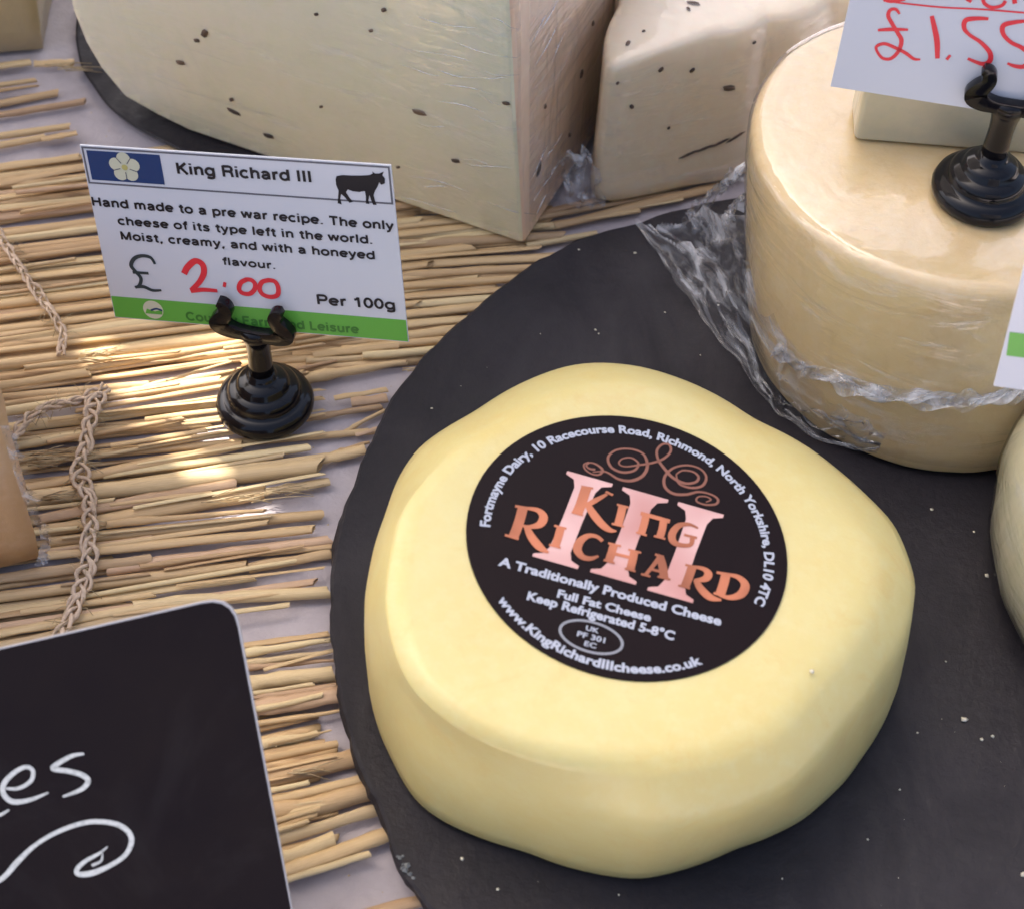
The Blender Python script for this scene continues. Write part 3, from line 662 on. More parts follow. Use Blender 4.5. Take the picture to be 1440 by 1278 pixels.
Fc = [(i*(nv+1)+j, i*(nv+1)+j+1, (i+1)*(nv+1)+j+1, (i+1)*(nv+1)+j) for i in range(nu-1) for j in range(nv)]
rel(obj('film_flap', V, Fc, MT['film']), wd)
# ruffled frills of film beside the wheel
def frill(pts, wid, seed, amp=.25):
    P = catmull([at(*p) for p in pts], 12); V = []; nw = 8
    for i, p in enumerate(P):
        t = (P[min(i+1, len(P)-1)] - P[max(i-1, 0)]).normalized(); s = t.cross(Vector((0, 0, 1))).normalized()
        for j in range(nw+1):
            a_ = j/nw*pi*1.25; q = Vector((i*.35, j*.5, seed))
            V.append(p + s*(cos(a_)*wid*(1+.5*noise.noise(q))) + Vector((0, 0, 1))*(sin(a_)*wid*(1+.8*noise.noise(q+Vector((3, 3, 3))))) + Vector((noise.noise(q*1.7), noise.noise(q*1.7+Vector((7, 0, 0))), noise.noise(q*1.7+Vector((0, 7, 0)))))*amp)
    Fc = [(i*(nw+1)+j, i*(nw+1)+j+1, (i+1)*(nw+1)+j+1, (i+1)*(nw+1)+j) for i in range(len(P)-1) for j in range(nw)]
    rel(obj('film_frill', V, Fc, MT['film']), wd)
frill([(968,322,1.3),(985,300,1.8),(1005,275,2.6),(1030,255,3.4),(1056,238,4.2)], .36, 1, .16)
frill([(990,345,1.5),(1015,318,2.2),(1040,290,3.0),(1062,275,3.8)], .28, 5, .16)
# slab of pale cheese lying behind the stand
def hitz(px, py): return at(px, py, 6.70)
sp = [(1196,197),(1300,209),(1385,214),(1445,222)]
A_ = hitz(1200, 199); B_ = hitz(1385, 214); dd = (B_-A_).normalized(); bk = Vector((-dd.y, dd.x, 0))
if bk.y < 0: bk = -bk
def box_on(O, a, b, c, la, lb, lc):
    V = [O + a*(i*la) + b*(j*lb) + c*(k*lc) for k in (0, 1) for j in (0, 1) for i in (0, 1)]
    return V, [(0,1,3,2),(4,6,7,5),(0,4,5,1),(1,5,7,3),(3,7,6,2),(2,6,4,0)]
V, Fc = box_on(A_, dd, bk, Vector((0, 0, 1)), 5.6, 1.4, 1.75)
slab = empty('cheese_slab', 'pale rectangular cheese slab lying on the tall wheel behind the black stand', 'cheese', A_)
so_ = rel(obj('slab_body', V, Fc, MT['rindslab']), slab); bevel(so_, .16, 4)
# stand and card on it
stand2 = copy_tree(stand1); stand2.location = at(1384, 262, 6.95); stand2.location.z = 6.70; stand2.rotation_euler = (0, 0, rad(-8))
stand2['label'] = 'glossy black stepped card stand on top of the tall wrapped wheel'
s2 = stand2.location
n2 = Vector((-.10, -.97, .20)).normalized()
p2 = s2 + Vector((0, 0, 3.05)); b0 = onplane(1168, 122, p2, n2); b1 = onplane(1345, 150, p2, n2)
e1 = (b1-b0).normalized(); e2 = n2.cross(e1)
if e2.z < 0: e2 = -e2
F2 = Frame(b0, e1, e2, n2, zoom=(1140, 0, 1128/300))
c2 = card('price_card', 'plain white card with red handwritten price above the tall wheel', Vector(s2), F2, 7.4, 5.2, 'card_white_near')
S2 = 3.76*60
hand(F2, c2, 'pen_stroke', [([(470,75),(450,50),(420,55),(410,85),(430,125),(460,175),(480,215),(465,270),(425,310),(380,308),(350,270),(350,245),(390,232),(440,250),(500,280),(545,312),(580,315)], [12,16,18,20,20,20,22,20,18,16,14,16,18,18,18,16,10]), ([(355,160),(430,156),(515,158)], [14,20,12]),
    ([(640,85),(655,150),(668,220),(670,310)], [20,26,28,22]), ([(722,300),(728,304),(735,308)], 30),
    ([(940,100),(880,98),(820,108),(812,150),(840,185),(900,225),(948,280),(945,325),(905,338),(830,310)], [16,22,26,22,18,20,24,26,22,14]),
    ([(1140,112),(1080,118),(1020,135),(1018,180),(1060,225),(1120,255),(1160,300),(1130,350),(1080,350),(1040,335)], [16,22,26,22,20,22,24,24,20,12])], 'ink_red', .012, S2)
hand(F2, c2, 'pen_stroke', [([(385,5),(520,22),(700,40),(900,50),(1128,68),(1300,80)], 9)], 'ink_red', .012, S2)
hand(F2, c2, 'pen_stroke', [([(400,-40),(390,-5),(430,8),(500,-5)], 18), ([(830,-60),(822,-10),(850,10)], 16), ([(905,-20),(920,20),(960,40),(1010,30),(1030,5)], 18), ([(1080,-60),(1075,-20),(1080,20)], 22), ([(1080,-10),(1110,-50),(1140,-20),(1145,20)], 18)], 'ink_red', .014, S2)

# ------------------------------------------------------------------ top left: big seeded wedge
tip = at(737, 346, .34); g1 = at(371, 222, .34)
d1 = (g1-tip); d1.z = 0; az1 = math.atan2(d1.y, d1.x); az2 = rad(69)
lean = Vector((-.085, -.06, 1))
fn_ = d1.normalized().cross(lean).normalized()
prof_px = [(371,222),(312,203),(265,187),(222,165),(174,138),(139,96),(118,60),(100,15),(88,-40),(84,-110)]
prof = []
for px, py in prof_px:
    p = onplane(px, py, tip, fn_); q = p - tip; z = q.z / lean.z; s_ = (q - lean*z).dot(d1.normalized()); prof.append((s_, max(0, z)))
smax = max(s for s, z in prof)
prof = [(.0, 0), (3.5, 0), (7, 0)] + prof
zt = 12.5
prof = [q for q in prof if q[1] < 11.5] + [(smax-.1, 11), (smax-.9, 12.2), (smax-2, zt), (4, zt), (0, zt)]
print('wedge profile', [(round(a, 1), round(b, 1)) for a, b in prof])
NS = 26; Vw = []
# the profile is revolved about the tip edge between the two cut faces
npf = len(prof)
for i in range(NS+1):
    a_ = az1 + (az2-az1)*i/NS; d = Vector((cos(a_), sin(a_), 0))
    for s_, z in prof: Vw.append(tip + d*s_ + lean*z)
Fc = [(i*npf+j, i*npf+j+1, (i+1)*npf+j+1, (i+1)*npf+j) for i in range(NS) for j in range(npf-1) ]
Fc += [tuple(range(npf)), tuple(range(NS*npf, (NS+1)*npf))[::-1]]
cap_face = len(Fc)-1
# thin dark slate under it
E3 = [at(*p, .36) for p in ((121,104),(194,180),(300,216),(400,238))]
ax_, ay_ = [], []
def circ3(p, q, r):
    d = 2*(p.x*(q.y-r.y)+q.x*(r.y-p.y)+r.x*(p.y-q.y)); P2, Q2, R2 = p.x**2+p.y**2, q.x**2+q.y**2, r.x**2+r.y**2
    c = Vector(((P2*(q.y-r.y)+Q2*(r.y-p.y)+R2*(p.y-q.y))/d, (P2*(r.x-q.x)+Q2*(p.x-r.x)+R2*(q.x-p.x))/d, 0)); return c, (c.xy-p.xy).length
c_, r_ = circ3(E3[0], E3[1], E3[3]); print('under slate', c_, r_)
rgs = []
for z_, dr_ in ((.19, -.3), (.22, -.05), (.30, 0), (.335, -.06)):
    rgs.append([Vector((c_.x+cos(t)*(r_+dr_+.06*noise.noise(Vector((cos(t)*5, sin(t)*5, 1)))), c_.y+sin(t)*(r_+dr_+.06*noise.noise(Vector((cos(t)*5, sin(t)*5, 1)))), z_)) for t in [2*pi*i/160 for i in range(160)]])
v_, f_ = rings_mesh(rgs)
s2b = empty('slate_board', 'dark round slate showing as a crescent under the large pale wedge', 'slate board', Vector((c_.x, c_.y, .19)))
rel(obj('slate_plate', v_, f_, MT['slate'], smooth=False), s2b)
wg = empty('cheese_wedge', 'large pale cream wedge dotted with dark seeds, wrapped in film, behind the cow card', 'cheese', tip)
me_o = obj('cheese_body', Vw, Fc, MT['wedge'], smooth=False)
me_o.data.materials.append(MT['peach']); me_o.data.polygons[cap_face].material_index = 1  # peach tint paints the light on the right face
bm = bmesh.new(); bm.from_mesh(me_o.data); bmesh.ops.remove_doubles(bm, verts=bm.verts, dist=.001)
bmesh.ops.dissolve_degenerate(bm, edges=bm.edges, dist=.0005); bmesh.ops.recalc_face_normals(bm, faces=bm.faces); bm.to_mesh(me_o.data); bm.free()
rel(me_o, wg); bevel(me_o, .18, 4, 35); me_o.data.shade_smooth()
bvB = bvh_of(me_o)
def seed(bv, px, py, L, Wd, a_deg, thing, name='seed'):
    L *= 1.35; Wd *= 1.35
    p, n = hit(bv, px, py)
    if p is None: return
    ax_ = ray(px+cos(rad(a_deg))*10, py+sin(rad(a_deg))*10) - ray(px, py); ax_ -= n*ax_.dot(n); ax_.normalize(); b = n.cross(ax_)
    V = []; k = 8
    for f_, r_ in ((-1, .05), (-.6, .75), (0, 1), (.6, .8), (1, .05)):
        for j in range(k): t = 2*pi*j/k; V.append(p + n*(.02 + sin(t)*r_*.045) + ax_*(f_*L/2) + b*(cos(t)*r_*Wd/2 + .15*Wd*sin(f_*3)))
    Fc = [(i*k+j, i*k+(j+1) % k, (i+1)*k+(j+1) % k, (i+1)*k+j) for i in range(4) for j in range(k)]
    rel(obj(name, V, Fc, MT['seed']), thing)
for s_ in [(288,47,.24,.16,-40),(277,57,.14,.10,20),(254,88,.22,.12,15),(326,140,.12,.10,0),(329,157,.34,.10,38),(378,191,.26,.12,20),(590,158,.32,.15,15),(641,226,.20,.11,10),(540,14,.12,.10,0),(522,43,.10,.08,0),(712,145,.18,.08,0),(830,300,.1,.1,0),(445,20,.10,.07,0),(452,150,.09,.07,0),(480,262,.09,.06,0),(560,235,.10,.06,0),
           (817,104,.20,.10,80),(757,238,.34,.14,80),(833,33,.12,.07,60),(766,150,.1,.06,60),(800,190,.1,.06,90)]: seed(bvB, *s_, wg)
# film over the large cut face and edge
def face_film(thing, bv, P, off=.05):
    rows = []
    for row in P:
        rows.append([])
        for px, py in row:
            p, n = hit(bv, px, py); rows[-1].append(p + n*off if p else None)
    V, Fc, idx = [], [], {}
    for i, r_ in enumerate(rows):
        for j, p in enumerate(r_):
            if p is not None: idx[i, j] = len(V); V.append(p)
    for i in range(len(rows)-1):
        for j in range(len(rows[0])-1):
            ks = [(i, j), (i, j+1), (i+1, j+1), (i+1, j)]
            if all(k in idx for k in ks):
                q = [idx[k] for k in ks]
                if max((V[a]-V[b]).length for a in q for b in q) < 2.2: Fc.append(tuple(q))
    rel(obj('cling_film_wrap', V, Fc, MT['film_wrap']), thing)
face_film(wg, bvB, [[(x, y) for x in range(100, 734, 14)] for y in range(-60, 348, 12)], .05)
face_film(wg, bvB, [[(x, y) for x in range(742, 872, 10)] for y in range(-60, 348, 12)], .05)
# raised streaks of taut film near the tip edge
V, Fc = [], []
for i in range(34):
    y = random.uniform(20, 330); x = random.uniform(560, 715) if i < 20 else random.uniform(742, 790)
    L = random.uniform(25, 90); sl_ = random.uniform(.15, .4) if i < 20 else random.uniform(-2.2, -1.2)
    ps = []
    for k in range(6):
        xx = x + (L if i < 20 else L*.4)*k/5; yy = y + (xx-x)*sl_ + 3*sin(k*.8+i)
        p, n = hit(bvB, xx, yy)
        if p is None or (ps and (p-ps[-1]).length > 1.2): break
        ps.append(p + n*.06)
    if len(ps) > 3:
        v, f = tube(ps, lambda s: .004+.014*sin(pi*s), 5); k = len(V); V += v; Fc += [tuple(a+k for a in q) for q in f]
rel(obj('film_crease', V, Fc, MT['film_rope'], kind='stuff'), wg)

# ------------------------------------------------------------------ second wedge, pinkish top
top_z = 5.0
tp = [(840,112),(855,98),(880,88),(930,70),(1000,48),(1080,24),(1160,-2)]
Tq = [at(x, y, top_z) for x, y in tp] + [Vector((9.6, 13.9, top_z)), Vector((10.2, 17.5, top_z)), Vector((6.5, 19, top_z)), Vector((4.4, 18.5, top_z)), Vector((2.9, 15.5, top_z)), at(872, 0, top_z)]
bp_ = [(832,289),(850,288),(900,278),(960,264),(1055,241)]
Bq = [at(x, y, .34) for x, y in bp_] + [Vector((9.4, 12.5, .3)), Vector((10.2, 17.5, .3)), Vector((6.5, 19, .3)), Vector((4.6, 18.5, .3)), Vector((3.1, 15.5, .3)), Vector((2.15, 12.0, .3))]
cw = Vector((5.8, 13.6, 0)); NC = 140
RTq = smoothed(polar(Tq, cw, NC), 2); RBq = smoothed(polar(Bq, cw, NC), 2)
def cring(f, dr, z): 
    out = []
    for i in range(NC):
        t = 2*pi*i/NC; r = (RBq[i]*(1-f)+RTq[i]*f)*1.0 + dr + .03*noise.noise(Vector((cos(t)*4, sin(t)*4, z)))
        out.append(Vector((cw.x+cos(t)*r, cw.y+sin(t)*r, z)))
    return out
rings = [cring(0, -.2, .34), cring(0, -.03, .42)] + [cring(f, .0, .34+(top_z-.34)*f) for f in (.1, .25, .4, .55, .7, .85)] + [cring(.95, -.01, top_z-.20), cring(1, -.07, top_z-.08), cring(1, -.2, top_z), cring(1, -.8, top_z+.02), cring(1, -1.8, top_z+.02)]
V, Fc = rings_mesh(rings)
wp = empty('cheese_wedge', 'pinkish cream wedge dotted with dark seeds between the large wedge and the tall wheel', 'cheese', cw + Vector((0, 0, .34)))
pb = rel(obj('cheese_body', V, Fc, MT['pink']), wp); bvC = bvh_of(pb)
for s_ in [(975,6,.30,.12,30),(968,14,.14,.08,90),(883,62,.18,.09,-60),(929,98,.14,.10,0),(973,99,.14,.10,0),(1025,124,.30,.14,25),(868,117,.08,.06,0),(888,150,.12,.10,70),(1054,214,.2,.1,60),(905,45,.08,.05,0),(1060,60,.1,.06,10),(1090,120,.1,.06,0),(940,180,.08,.06,0)]: seed(bvC, *s_, wp)
for x in range(0, 4): seed(bvC, 968+x*22, 217-x*8, .5, .05, -20, wp, 'crack')
face_film(wp, bvC, [[(x, y) for x in range(826, 1180, 8)] for y in range(-40, 292, 8)], .05)
# bunched film between the wedges
V = []
for i in range(20):
    for j in range(14):
        px = 790 + 50*i/19 + 6*j/13; py = 215 + 78*j/13; p = at(px, py, .5 + 1.6*(1-j/13)); q = Vector((i*.4, j*.3, 2))
        V.append(p + Vector((noise.noise(q), noise.noise(q+Vector((4, 0, 0))), noise.noise(q+Vector((0, 4, 0)))))*.35)
Fc = [(i*14+j, i*14+j+1, (i+1)*14+j+1, (i+1)*14+j) for i in range(19) for j in range(13)]
rel(obj('film_flap', V, Fc, MT['film']), wp)

# ------------------------------------------------------------------ cheeses cut by the frame
def block(name, label_, poly, z0, z1, mat, shrink=.0, rnd=.25, lean_=(0, 0)):
    c = sum((Vector((x, y, 0)) for x, y in poly), Vector())/len(poly)
    root = empty(name, label_, 'cheese', Vector((c.x, c.y, z0)))
    pts = []
    for i in range(len(poly)):
        a, b = Vector(poly[i]), Vector(poly[(i+1) % len(poly)])
        for k in range(14): pts.append(a.lerp(b, k/14))
    def rg(dr, z):
        out = []
        for p in pts:
            d = (Vector((p.x, p.y, 0))-c); L = d.length; q = Vector((p.x*1.1, p.y*1.1, z*1.1))
            r = L + dr + .10*noise.noise(q) + .05*noise.noise(q*3)
            f = (z-z0)/(z1-z0); v = c + d/L*r; out.append(Vector((v.x+lean_[0]*f, v.y+lean_[1]*f, z)))
        return out
    H = z1-z0
    rings = [rg(-.15, z0), rg(0, z0+.08)] + [rg(0, z0+H*f) for f in (.15, .3, .45, .6, .75, .9)] + [rg(-.03, z1-.2), rg(-.12, z1-.06), rg(-.3, z1), rg(-1.2, z1+.01)]
    V, Fc = rings_mesh(rings); b = rel(obj('cheese_body', V, Fc, MT[mat]), root); return root, b
lb, lbo = block('cheese_block', 'orange brown cheese block cut off by the left edge, above the blackboard', [(-10.9, -4.5), (-17.5, -7.2), (-20, -1), (-14.2, 1.5)], .34, 6.6, 'brown')
tlb, _ = block('cheese_block', 'dull beige cheese block in the top left corner behind the straw ends', [(-14.75, 14.3), (-20.5, 12.6), (-21, 19), (-15.2, 19.5)], .05, 5.5, 'beige')
# ragged film lip down the edge of the brown block
V = []; Ew = [(0,592,6.2),(14,640,5.0),(30,690,3.6),(44,722,2.5),(56,745,1.7),(54,772,.8),(48,788,.5)]
Pe = catmull([at(*p) for p in Ew], 8)
for i, p in enumerate(Pe):
    for j in range(5):
        q = Vector((i*.5, j, 3)); V.append(p + Vector((.03 + .10*j*(.6+noise.noise(q)*.9), -.12+.05*noise.noise(q*2), .06*noise.noise(q*1.3))))
Fc = [(i*5+j, i*5+j+1, (i+1)*5+j+1, (i+1)*5+j) for i in range(len(Pe)-1) for j in range(4)]
rel(obj('film_lip', V, Fc, MT['film']), lb)
# right edge wheel
RC = Vector((17.75, -3.4, ZS)); root = empty('round_cheese', 'ivory film-wrapped cheese wheel cut off by the right edge on the slate', 'cheese', RC)
rings = []
for r, z in [(5.7, ZS), (6.1, ZS+.1), (6.35, 1.6), (6.5, 2.6), (6.45, 3.5), (6.25, 4.2), (6.0, 4.65), (5.6, 4.9), (5.0, 5.0), (2, 5.03)]:
    rings.append([RC + Vector((cos(t)*(r + .12*noise.noise(Vector((cos(t)*4, sin(t)*4, z)))), sin(t)*(r + .12*noise.noise(Vector((cos(t)*4, sin(t)*4, z+9)))), z-ZS)) for t in [2*pi*i/110 for i in range(110)]])
V, Fc = rings_mesh(rings); rb = rel(obj('cheese_body', V, Fc, MT['white']), root); bvE = bvh_of(rb)
rings = [[RC + (v-RC)*1.0 + (Vector((v.x-RC.x, v.y-RC.y, 0)).normalized()*.06) for v in r_] for r_ in rings[1:9]]
V, Fc = rings_mesh(rings, False, False); rel(obj('cling_film_wrap', V, Fc, MT['film_wrap']), root)
# stand and card on it, half out of frame
pc = at(1397, 543, 8.2); n3 = Vector((-.12, -.97, .2)).normalized(); e1 = (onplane(1440, 549, pc, n3)-pc).normalized(); e2 = n3.cross(e1)
if e2.z < 0: e2 = -e2
F3 = Frame(pc, e1, e2, n3, zoom=(0, 0, 1))
stand3 = copy_tree(stand1); b3 = F3.w(3.0, 0, 0)
stand3.location = Vector((b3.x, b3.y+.1, b3.z-3.05)); stand3.rotation_euler = (0, 0, 0)
stand3['label'] = 'black card stand on the ivory wheel behind the right edge of the frame'
c3 = card('price_card', 'pale card with a green stripe cut off by the right edge', Vector(stand3.location), F3, 6.2, 4.5, 'card_white')
on_card('green_stripe', ngon([F3.uv(*p) for p in [(1420,467),(1480,474),(1480,508),(1415,500)]]), 'ink_green', .01, c3, F3)
print('stand3', stand3.location, 'wheel top 5.38')

# ------------------------------------------------------------------ blackboard, lower left
nb = Vector((.05, -.70, .71)).normalized(); pb0 = at(325, 843, 6.6)
e1 = (onplane(300, 842, pb0, nb) - onplane(0, 911, pb0, nb)).normalized(); e2 = nb.cross(e1)
if e2.z < 0: e2 = -e2
BF = Frame(pb0, e1, e2, nb, zoom=(0, 820, 1440/620))
def Buv(px, py): d = onplane(px, py, pb0, nb) - pb0; return Vector((d.dot(e1), d.dot(e2)))
tr_ = Buv(300, 842); rd = Buv(338, 885); rd2 = Buv(411, 1278)
corner = Vector((rd.x + (tr_.y-rd.y)*(rd.x-rd2.x)/(rd.y-rd2.y)*1.0, tr_.y)); dn = (rd2-rd).normalized(); Hb = 8.7
print('board', corner, dn)
rr = .62
cp = corner + Vector((-rr, 0)); cq = corner + dn*rr
outl = [cp] + [cp*(1-t)**2 + corner*2*t*(1-t) + cq*t*t for t in (.2, .4, .6, .8)] + [cq, corner + dn*Hb, corner + dn*Hb + Vector((-12, 0)), corner + Vector((-12, 0))]
V = [BF.w(p.x, p.y, 0) for p in outl] + [BF.w(p.x, p.y, -.14) for p in outl]; k = len(outl)
low = min(v.z for v in V); print('board lowest z', low)
bdb = empty('blackboard_sign', 'small dark chalkboard with white handwriting and a swirl in the lower left corner', 'chalkboard', Vector((pb0.x-3, pb0.y, 0)))
rel(obj('board_back', V, [tuple(range(k))[::-1], tuple(range(k, 2*k))] + [(i, (i+1) % k, k+(i+1) % k, k+i) for i in range(k)], MT['boardedge'], smooth=False), bdb)
cm = sum(outl, Vector((0, 0)))/k
rel(obj('board_face', [BF.w(*(p + (cm-p).normalized()*.045), .006) for p in outl], [tuple(range(k))], MT['board'], smooth=False), bdb)
S3 = 1440/620*74
hand(BF, bdb, 'chalk_stroke', [([(-20,765),(10,750),(30,738)], [12,10,6]), ([(20,668),(60,668),(100,645),(108,612),(85,598),(45,618),(12,655),(14,690),(45,712),(100,705),(158,682)], [8,12,14,14,14,16,18,18,18,14,6]),
      ([(275,555),(235,562),(185,590),(175,604),(225,612),(270,625),(288,645),(265,672),(205,695)], [8,14,17,17,17,18,18,15,7])], 'chalk', .012, S3)
hand(BF, bdb, 'chalk_stroke', [([(-60,1000),(10,960),(60,905),(120,850),(200,805),(290,778),(370,782),(415,805),(430,840),(410,885),(360,920),(300,945),(258,948),(252,932),(280,905),(325,880),(352,858)], [14,17,19,14,15,16,17,18,18,16,16,20,18,16,14,10,4]), ([(300,920),(330,905),(335,880)], [10,8,4])], 'chalk', .012, S3)
# strut that props it from behind
a_ = BF.w(-4, -2.5, -.14); b_ = Vector((a_.x, a_.y+4.2, .36)); v, f = tube([a_, b_], .12, 8); rel(obj('prop_strut', v, f, MT['boardedge']), bdb)

# ------------------------------------------------------------------ straw mat
mat_root = empty('straw_mat', 'golden straw mat with loose uneven ends bound by braided twine', 'straw mat', (-8, 0, 0))
def straw_mesh(seed_, kind):
    rnd = random.Random(seed_); n = 7; seg = 9; V = []
    bend = rnd.uniform(-.016, .016); b2 = rnd.uniform(-.007, .007); node = rnd.randint(2, 6)
    for i in range(seg+1):
        x = i/seg; y = bend*(1-(2*x-1)**2)*10 + b2*sin(x*9)*10; z = rnd.uniform(-.03, .03)
        r = .5*(1 + .10*rnd.uniform(-1, 1)) * (1.18 if i == node else 1)
        if kind == 'taper': r *= 1 - .5*x
        fl_ = {'split': .55, 'flat': .32}.get(kind, .85)
        for j in range(n):
            t = 2*pi*j/n + .3; V.append((x + (rnd.uniform(-.006, .006) if i in (0, seg) else 0) + (.012*sin(t*1.0+seed_) if i == seg else 0), y*.9 + cos(t)*r, z + sin(t)*r*fl_))
    Fc = [(i*n+j, i*n+(j+1) % n, (i+1)*n+(j+1) % n, (i+1)*n+j) for i in range(seg) for j in range(n)]
    # hollow end: a recessed inner ring
    for e, s_ in ((0, 1), (seg, -1)):
        k = len(V)
        for j in range(n): v = V[e*n+j]; c_ = [sum(V[e*n+q][a] for q in range(n))/n for a in range(3)]; V.append((v[0], c_[1]+(v[1]-c_[1])*.66, c_[2]+(v[2]-c_[2])*.66))
        for j in range(n): v = V[k+j]; V.append((v[0]+s_*.02, v[1], v[2]))
        for j in range(n): q = (j+1) % n; Fc += [(e*n+j, e*n+q, k+q, k+j), (k+j, k+q, k+n+q, k+n+j)]
        Fc.append(tuple(k+n+j for j in range(n)))
    me = bpy.data.meshes.new('straw'); me.from_pydata(V, [], Fc)
    bm = bmesh.new(); bm.from_mesh(me); bmesh.ops.recalc_face_normals(bm, faces=bm.faces); bm.to_mesh(me); bm.free()
    me.shade_smooth(); me.materials.append(MT['straw']); return me
SM = [straw_mesh(i, k) for i, k in enumerate(['full', 'full', 'taper', 'split', 'full', 'split', 'flat', 'flat'])]
nstraw = 0
def straw(x0, y0, x1, y1, w_, z=None, kind=None, tilt=0):
    global nstraw
    wcm = w_*1.06/53.0; z = (.12 + random.uniform(0, .16)) if z is None else z
    a = at(x0, y0, z); b = at(x1, y1, z + tilt); d = b-a; L = d.length
    o = bpy.data.objects.new('straw', random.choice(SM) if kind is None else SM[kind]); COL.objects.link(o); o.parent = mat_root
    o.matrix_parent_inverse = Matrix.Translation(-mat_root.location)
    X = d.normalized(); Y = Vector((0, 0, 1)).cross(X).normalized(); Z = X.cross(Y); ph = random.uniform(-.5, .5)
    Y2 = Y*cos(ph)+Z*sin(ph); Z2 = X.cross(Y2)
    if random.random() < .5: Y2, Z2 = -Y2, -Z2
    Mx = Matrix((X*L, Y2*wcm, Z2*wcm)).transposed().to_4x4(); Mx.translation = a; o.matrix_world = Mx
    o.matrix_basis = Mx; nstraw += 1
    return o
TOP = .34
# rows under the card and to the left of it; the long ones run on under the big wedge
rows = [(0,237,113,223,14),(0,259,113,237,12),(0,280,118,253,14),(0,302,124,280,16),(0,325,127,293,12),(4,336,129,309,10),(0,347,131,325,14),(0,361,134,336,13),(0,376,138,352,13),(0,391,143,374,12),(0,409,145,386,11),(0,427,150,405,15),(0,444,159,420,14),(0,460,159,436,13),(0,475,200,445,13),(0,492,250,458,12),(0,510,311,471,16)]
for i, (x0, y0, x1, y1, w_) in enumerate(rows):
    
    s_ = (y1-y0)/(x1-x0)*.86 if x1 > x0 else -.15
    xe = random.uniform(480, 760); 
    if i < 3: xe = random.uniform(140, 180)
    if y0 > 420: xe = random.uniform(560, 690)
    ye = y1 - 0.105*(xe-x1)
    straw(-90, y0 + 14 + random.uniform(-3, 3), xe, ye + random.uniform(-5, 5), w_+1)
    straw(-90, y0 + 22, random.uniform(250, 620), y1 - .10*300 + 18, w_-2, z=.08)
# right of the card, running under the wedge tip
for x0, y0, x1, y1, w_ in [(430,330,760,300,14),(450,342,720,322,12),(440,352,790,333,15),(470,372,760,348,12),(500,376,735,364,14),(520,392,720,380,13),(500,408,700,394,12),(540,420,690,408,14),(560,430,672,420,12),(540,446,655,432,14),(500,462,640,448,13),(520,478,628,462,14),(480,492,612,478,12),(510,500,600,492,12),(690,330,900,296,12),(700,318,960,270,12),(740,346,840,328,10),(780,318,1010,262,14),(860,285,1060,236,12),(820,306,960,280,11),(760,300,1000,245,12)]:
    ex = 70 if x1 < 745 else 0; straw(x0, y0, x1+ex, y1-ex*.06, w_)
hand_list = [(-90,105,43,88,13),(48,90,104,88,13),(-90,133,50,113,9),(-90,140,53,121,9),(-90,160,82,131,12),(-90,176,120,143,12),(-90,205,98,178,12),(-90,224,65,193,11),(58,196,108,187,16),(-90,246,112,220,12),
 (-90,556,125,524,12),(100,527,322,492,12),(118,520,340,482,10),(187,550,326,509,6),(-90,592,307,535,14),(150,560,330,522,10),(-90,616,310,565,15),(11,624,315,588,12),(26,648,525,606,10),(38,686,340,625,16),(146,668,434,629,13),
 (-60,716,450,655,26),(56,730,330,680,14),(440,647,514,632,14),(470,640,520,622,9),(370,692,463,677,13),(60,747,372,690,20),(150,738,372,718,10),(68,763,452,724,14),(68,781,440,743,13),(-90,826,210,786,14),(150,802,466,760,16),(300,784,468,768,8),
 (-90,850,350,793,15),(350,799,467,778,13),(-90,872,355,812,13),(-90,892,442,817,10),(187,852,464,832,16),(-90,908,262,842,14),(-90,930,200,862,14),(-90,800,120,772,13),(-90,770,110,742,12),(0,665,120,640,12),(-40,640,130,608,12),(-90,880,150,842,12),
 (300,912,462,890,10),(330,922,466,900,12),(330,934,468,914,11),(320,942,470,928,9),(300,972,470,946,20),(300,985,474,964,9),(300,1002,478,976,22),(310,1024,480,998,10),(330,1052,446,1030,17),(330,1066,456,1042,8),(330,1076,474,1046,10),(330,1110,500,1064,24),(340,1134,512,1094,11),(350,1150,520,1112,24),(350,1160,470,1128,9),(360,1190,532,1138,14),(360,1218,470,1180,19),(360,1242,548,1172,19),(400,1238,520,1200,9),(440,1310,604,1262,17),(420,1330,560,1292,15),
 (418,519,473,507,8),(426,534,572,510,17),(470,560,545,548,9),(494,566,545,560,15),(429,590,537,572,9),(485,607,542,577,6),(500,612,545,598,6),(415,482,500,470,9),(440,500,560,486,12),(430,508,590,498,9),(330,470,470,462,10)]
for h_ in hand_list: straw(*h_)
# a lower layer showing in the gaps: too deep in the mat to pick apart, one part
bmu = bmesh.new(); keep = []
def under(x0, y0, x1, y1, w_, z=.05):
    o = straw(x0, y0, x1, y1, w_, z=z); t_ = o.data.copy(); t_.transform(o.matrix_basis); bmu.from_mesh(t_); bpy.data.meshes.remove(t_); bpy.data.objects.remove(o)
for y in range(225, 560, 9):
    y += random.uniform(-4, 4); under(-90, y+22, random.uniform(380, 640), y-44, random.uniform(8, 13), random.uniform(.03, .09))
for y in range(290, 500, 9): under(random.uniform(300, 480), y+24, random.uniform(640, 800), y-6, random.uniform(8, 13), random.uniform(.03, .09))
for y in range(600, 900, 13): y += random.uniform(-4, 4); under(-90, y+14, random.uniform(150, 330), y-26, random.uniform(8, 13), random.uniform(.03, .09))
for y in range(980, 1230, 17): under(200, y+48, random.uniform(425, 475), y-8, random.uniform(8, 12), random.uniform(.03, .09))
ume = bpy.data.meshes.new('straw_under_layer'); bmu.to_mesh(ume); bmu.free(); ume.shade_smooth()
if not ume.materials: ume.materials.append(MT['straw_under'])
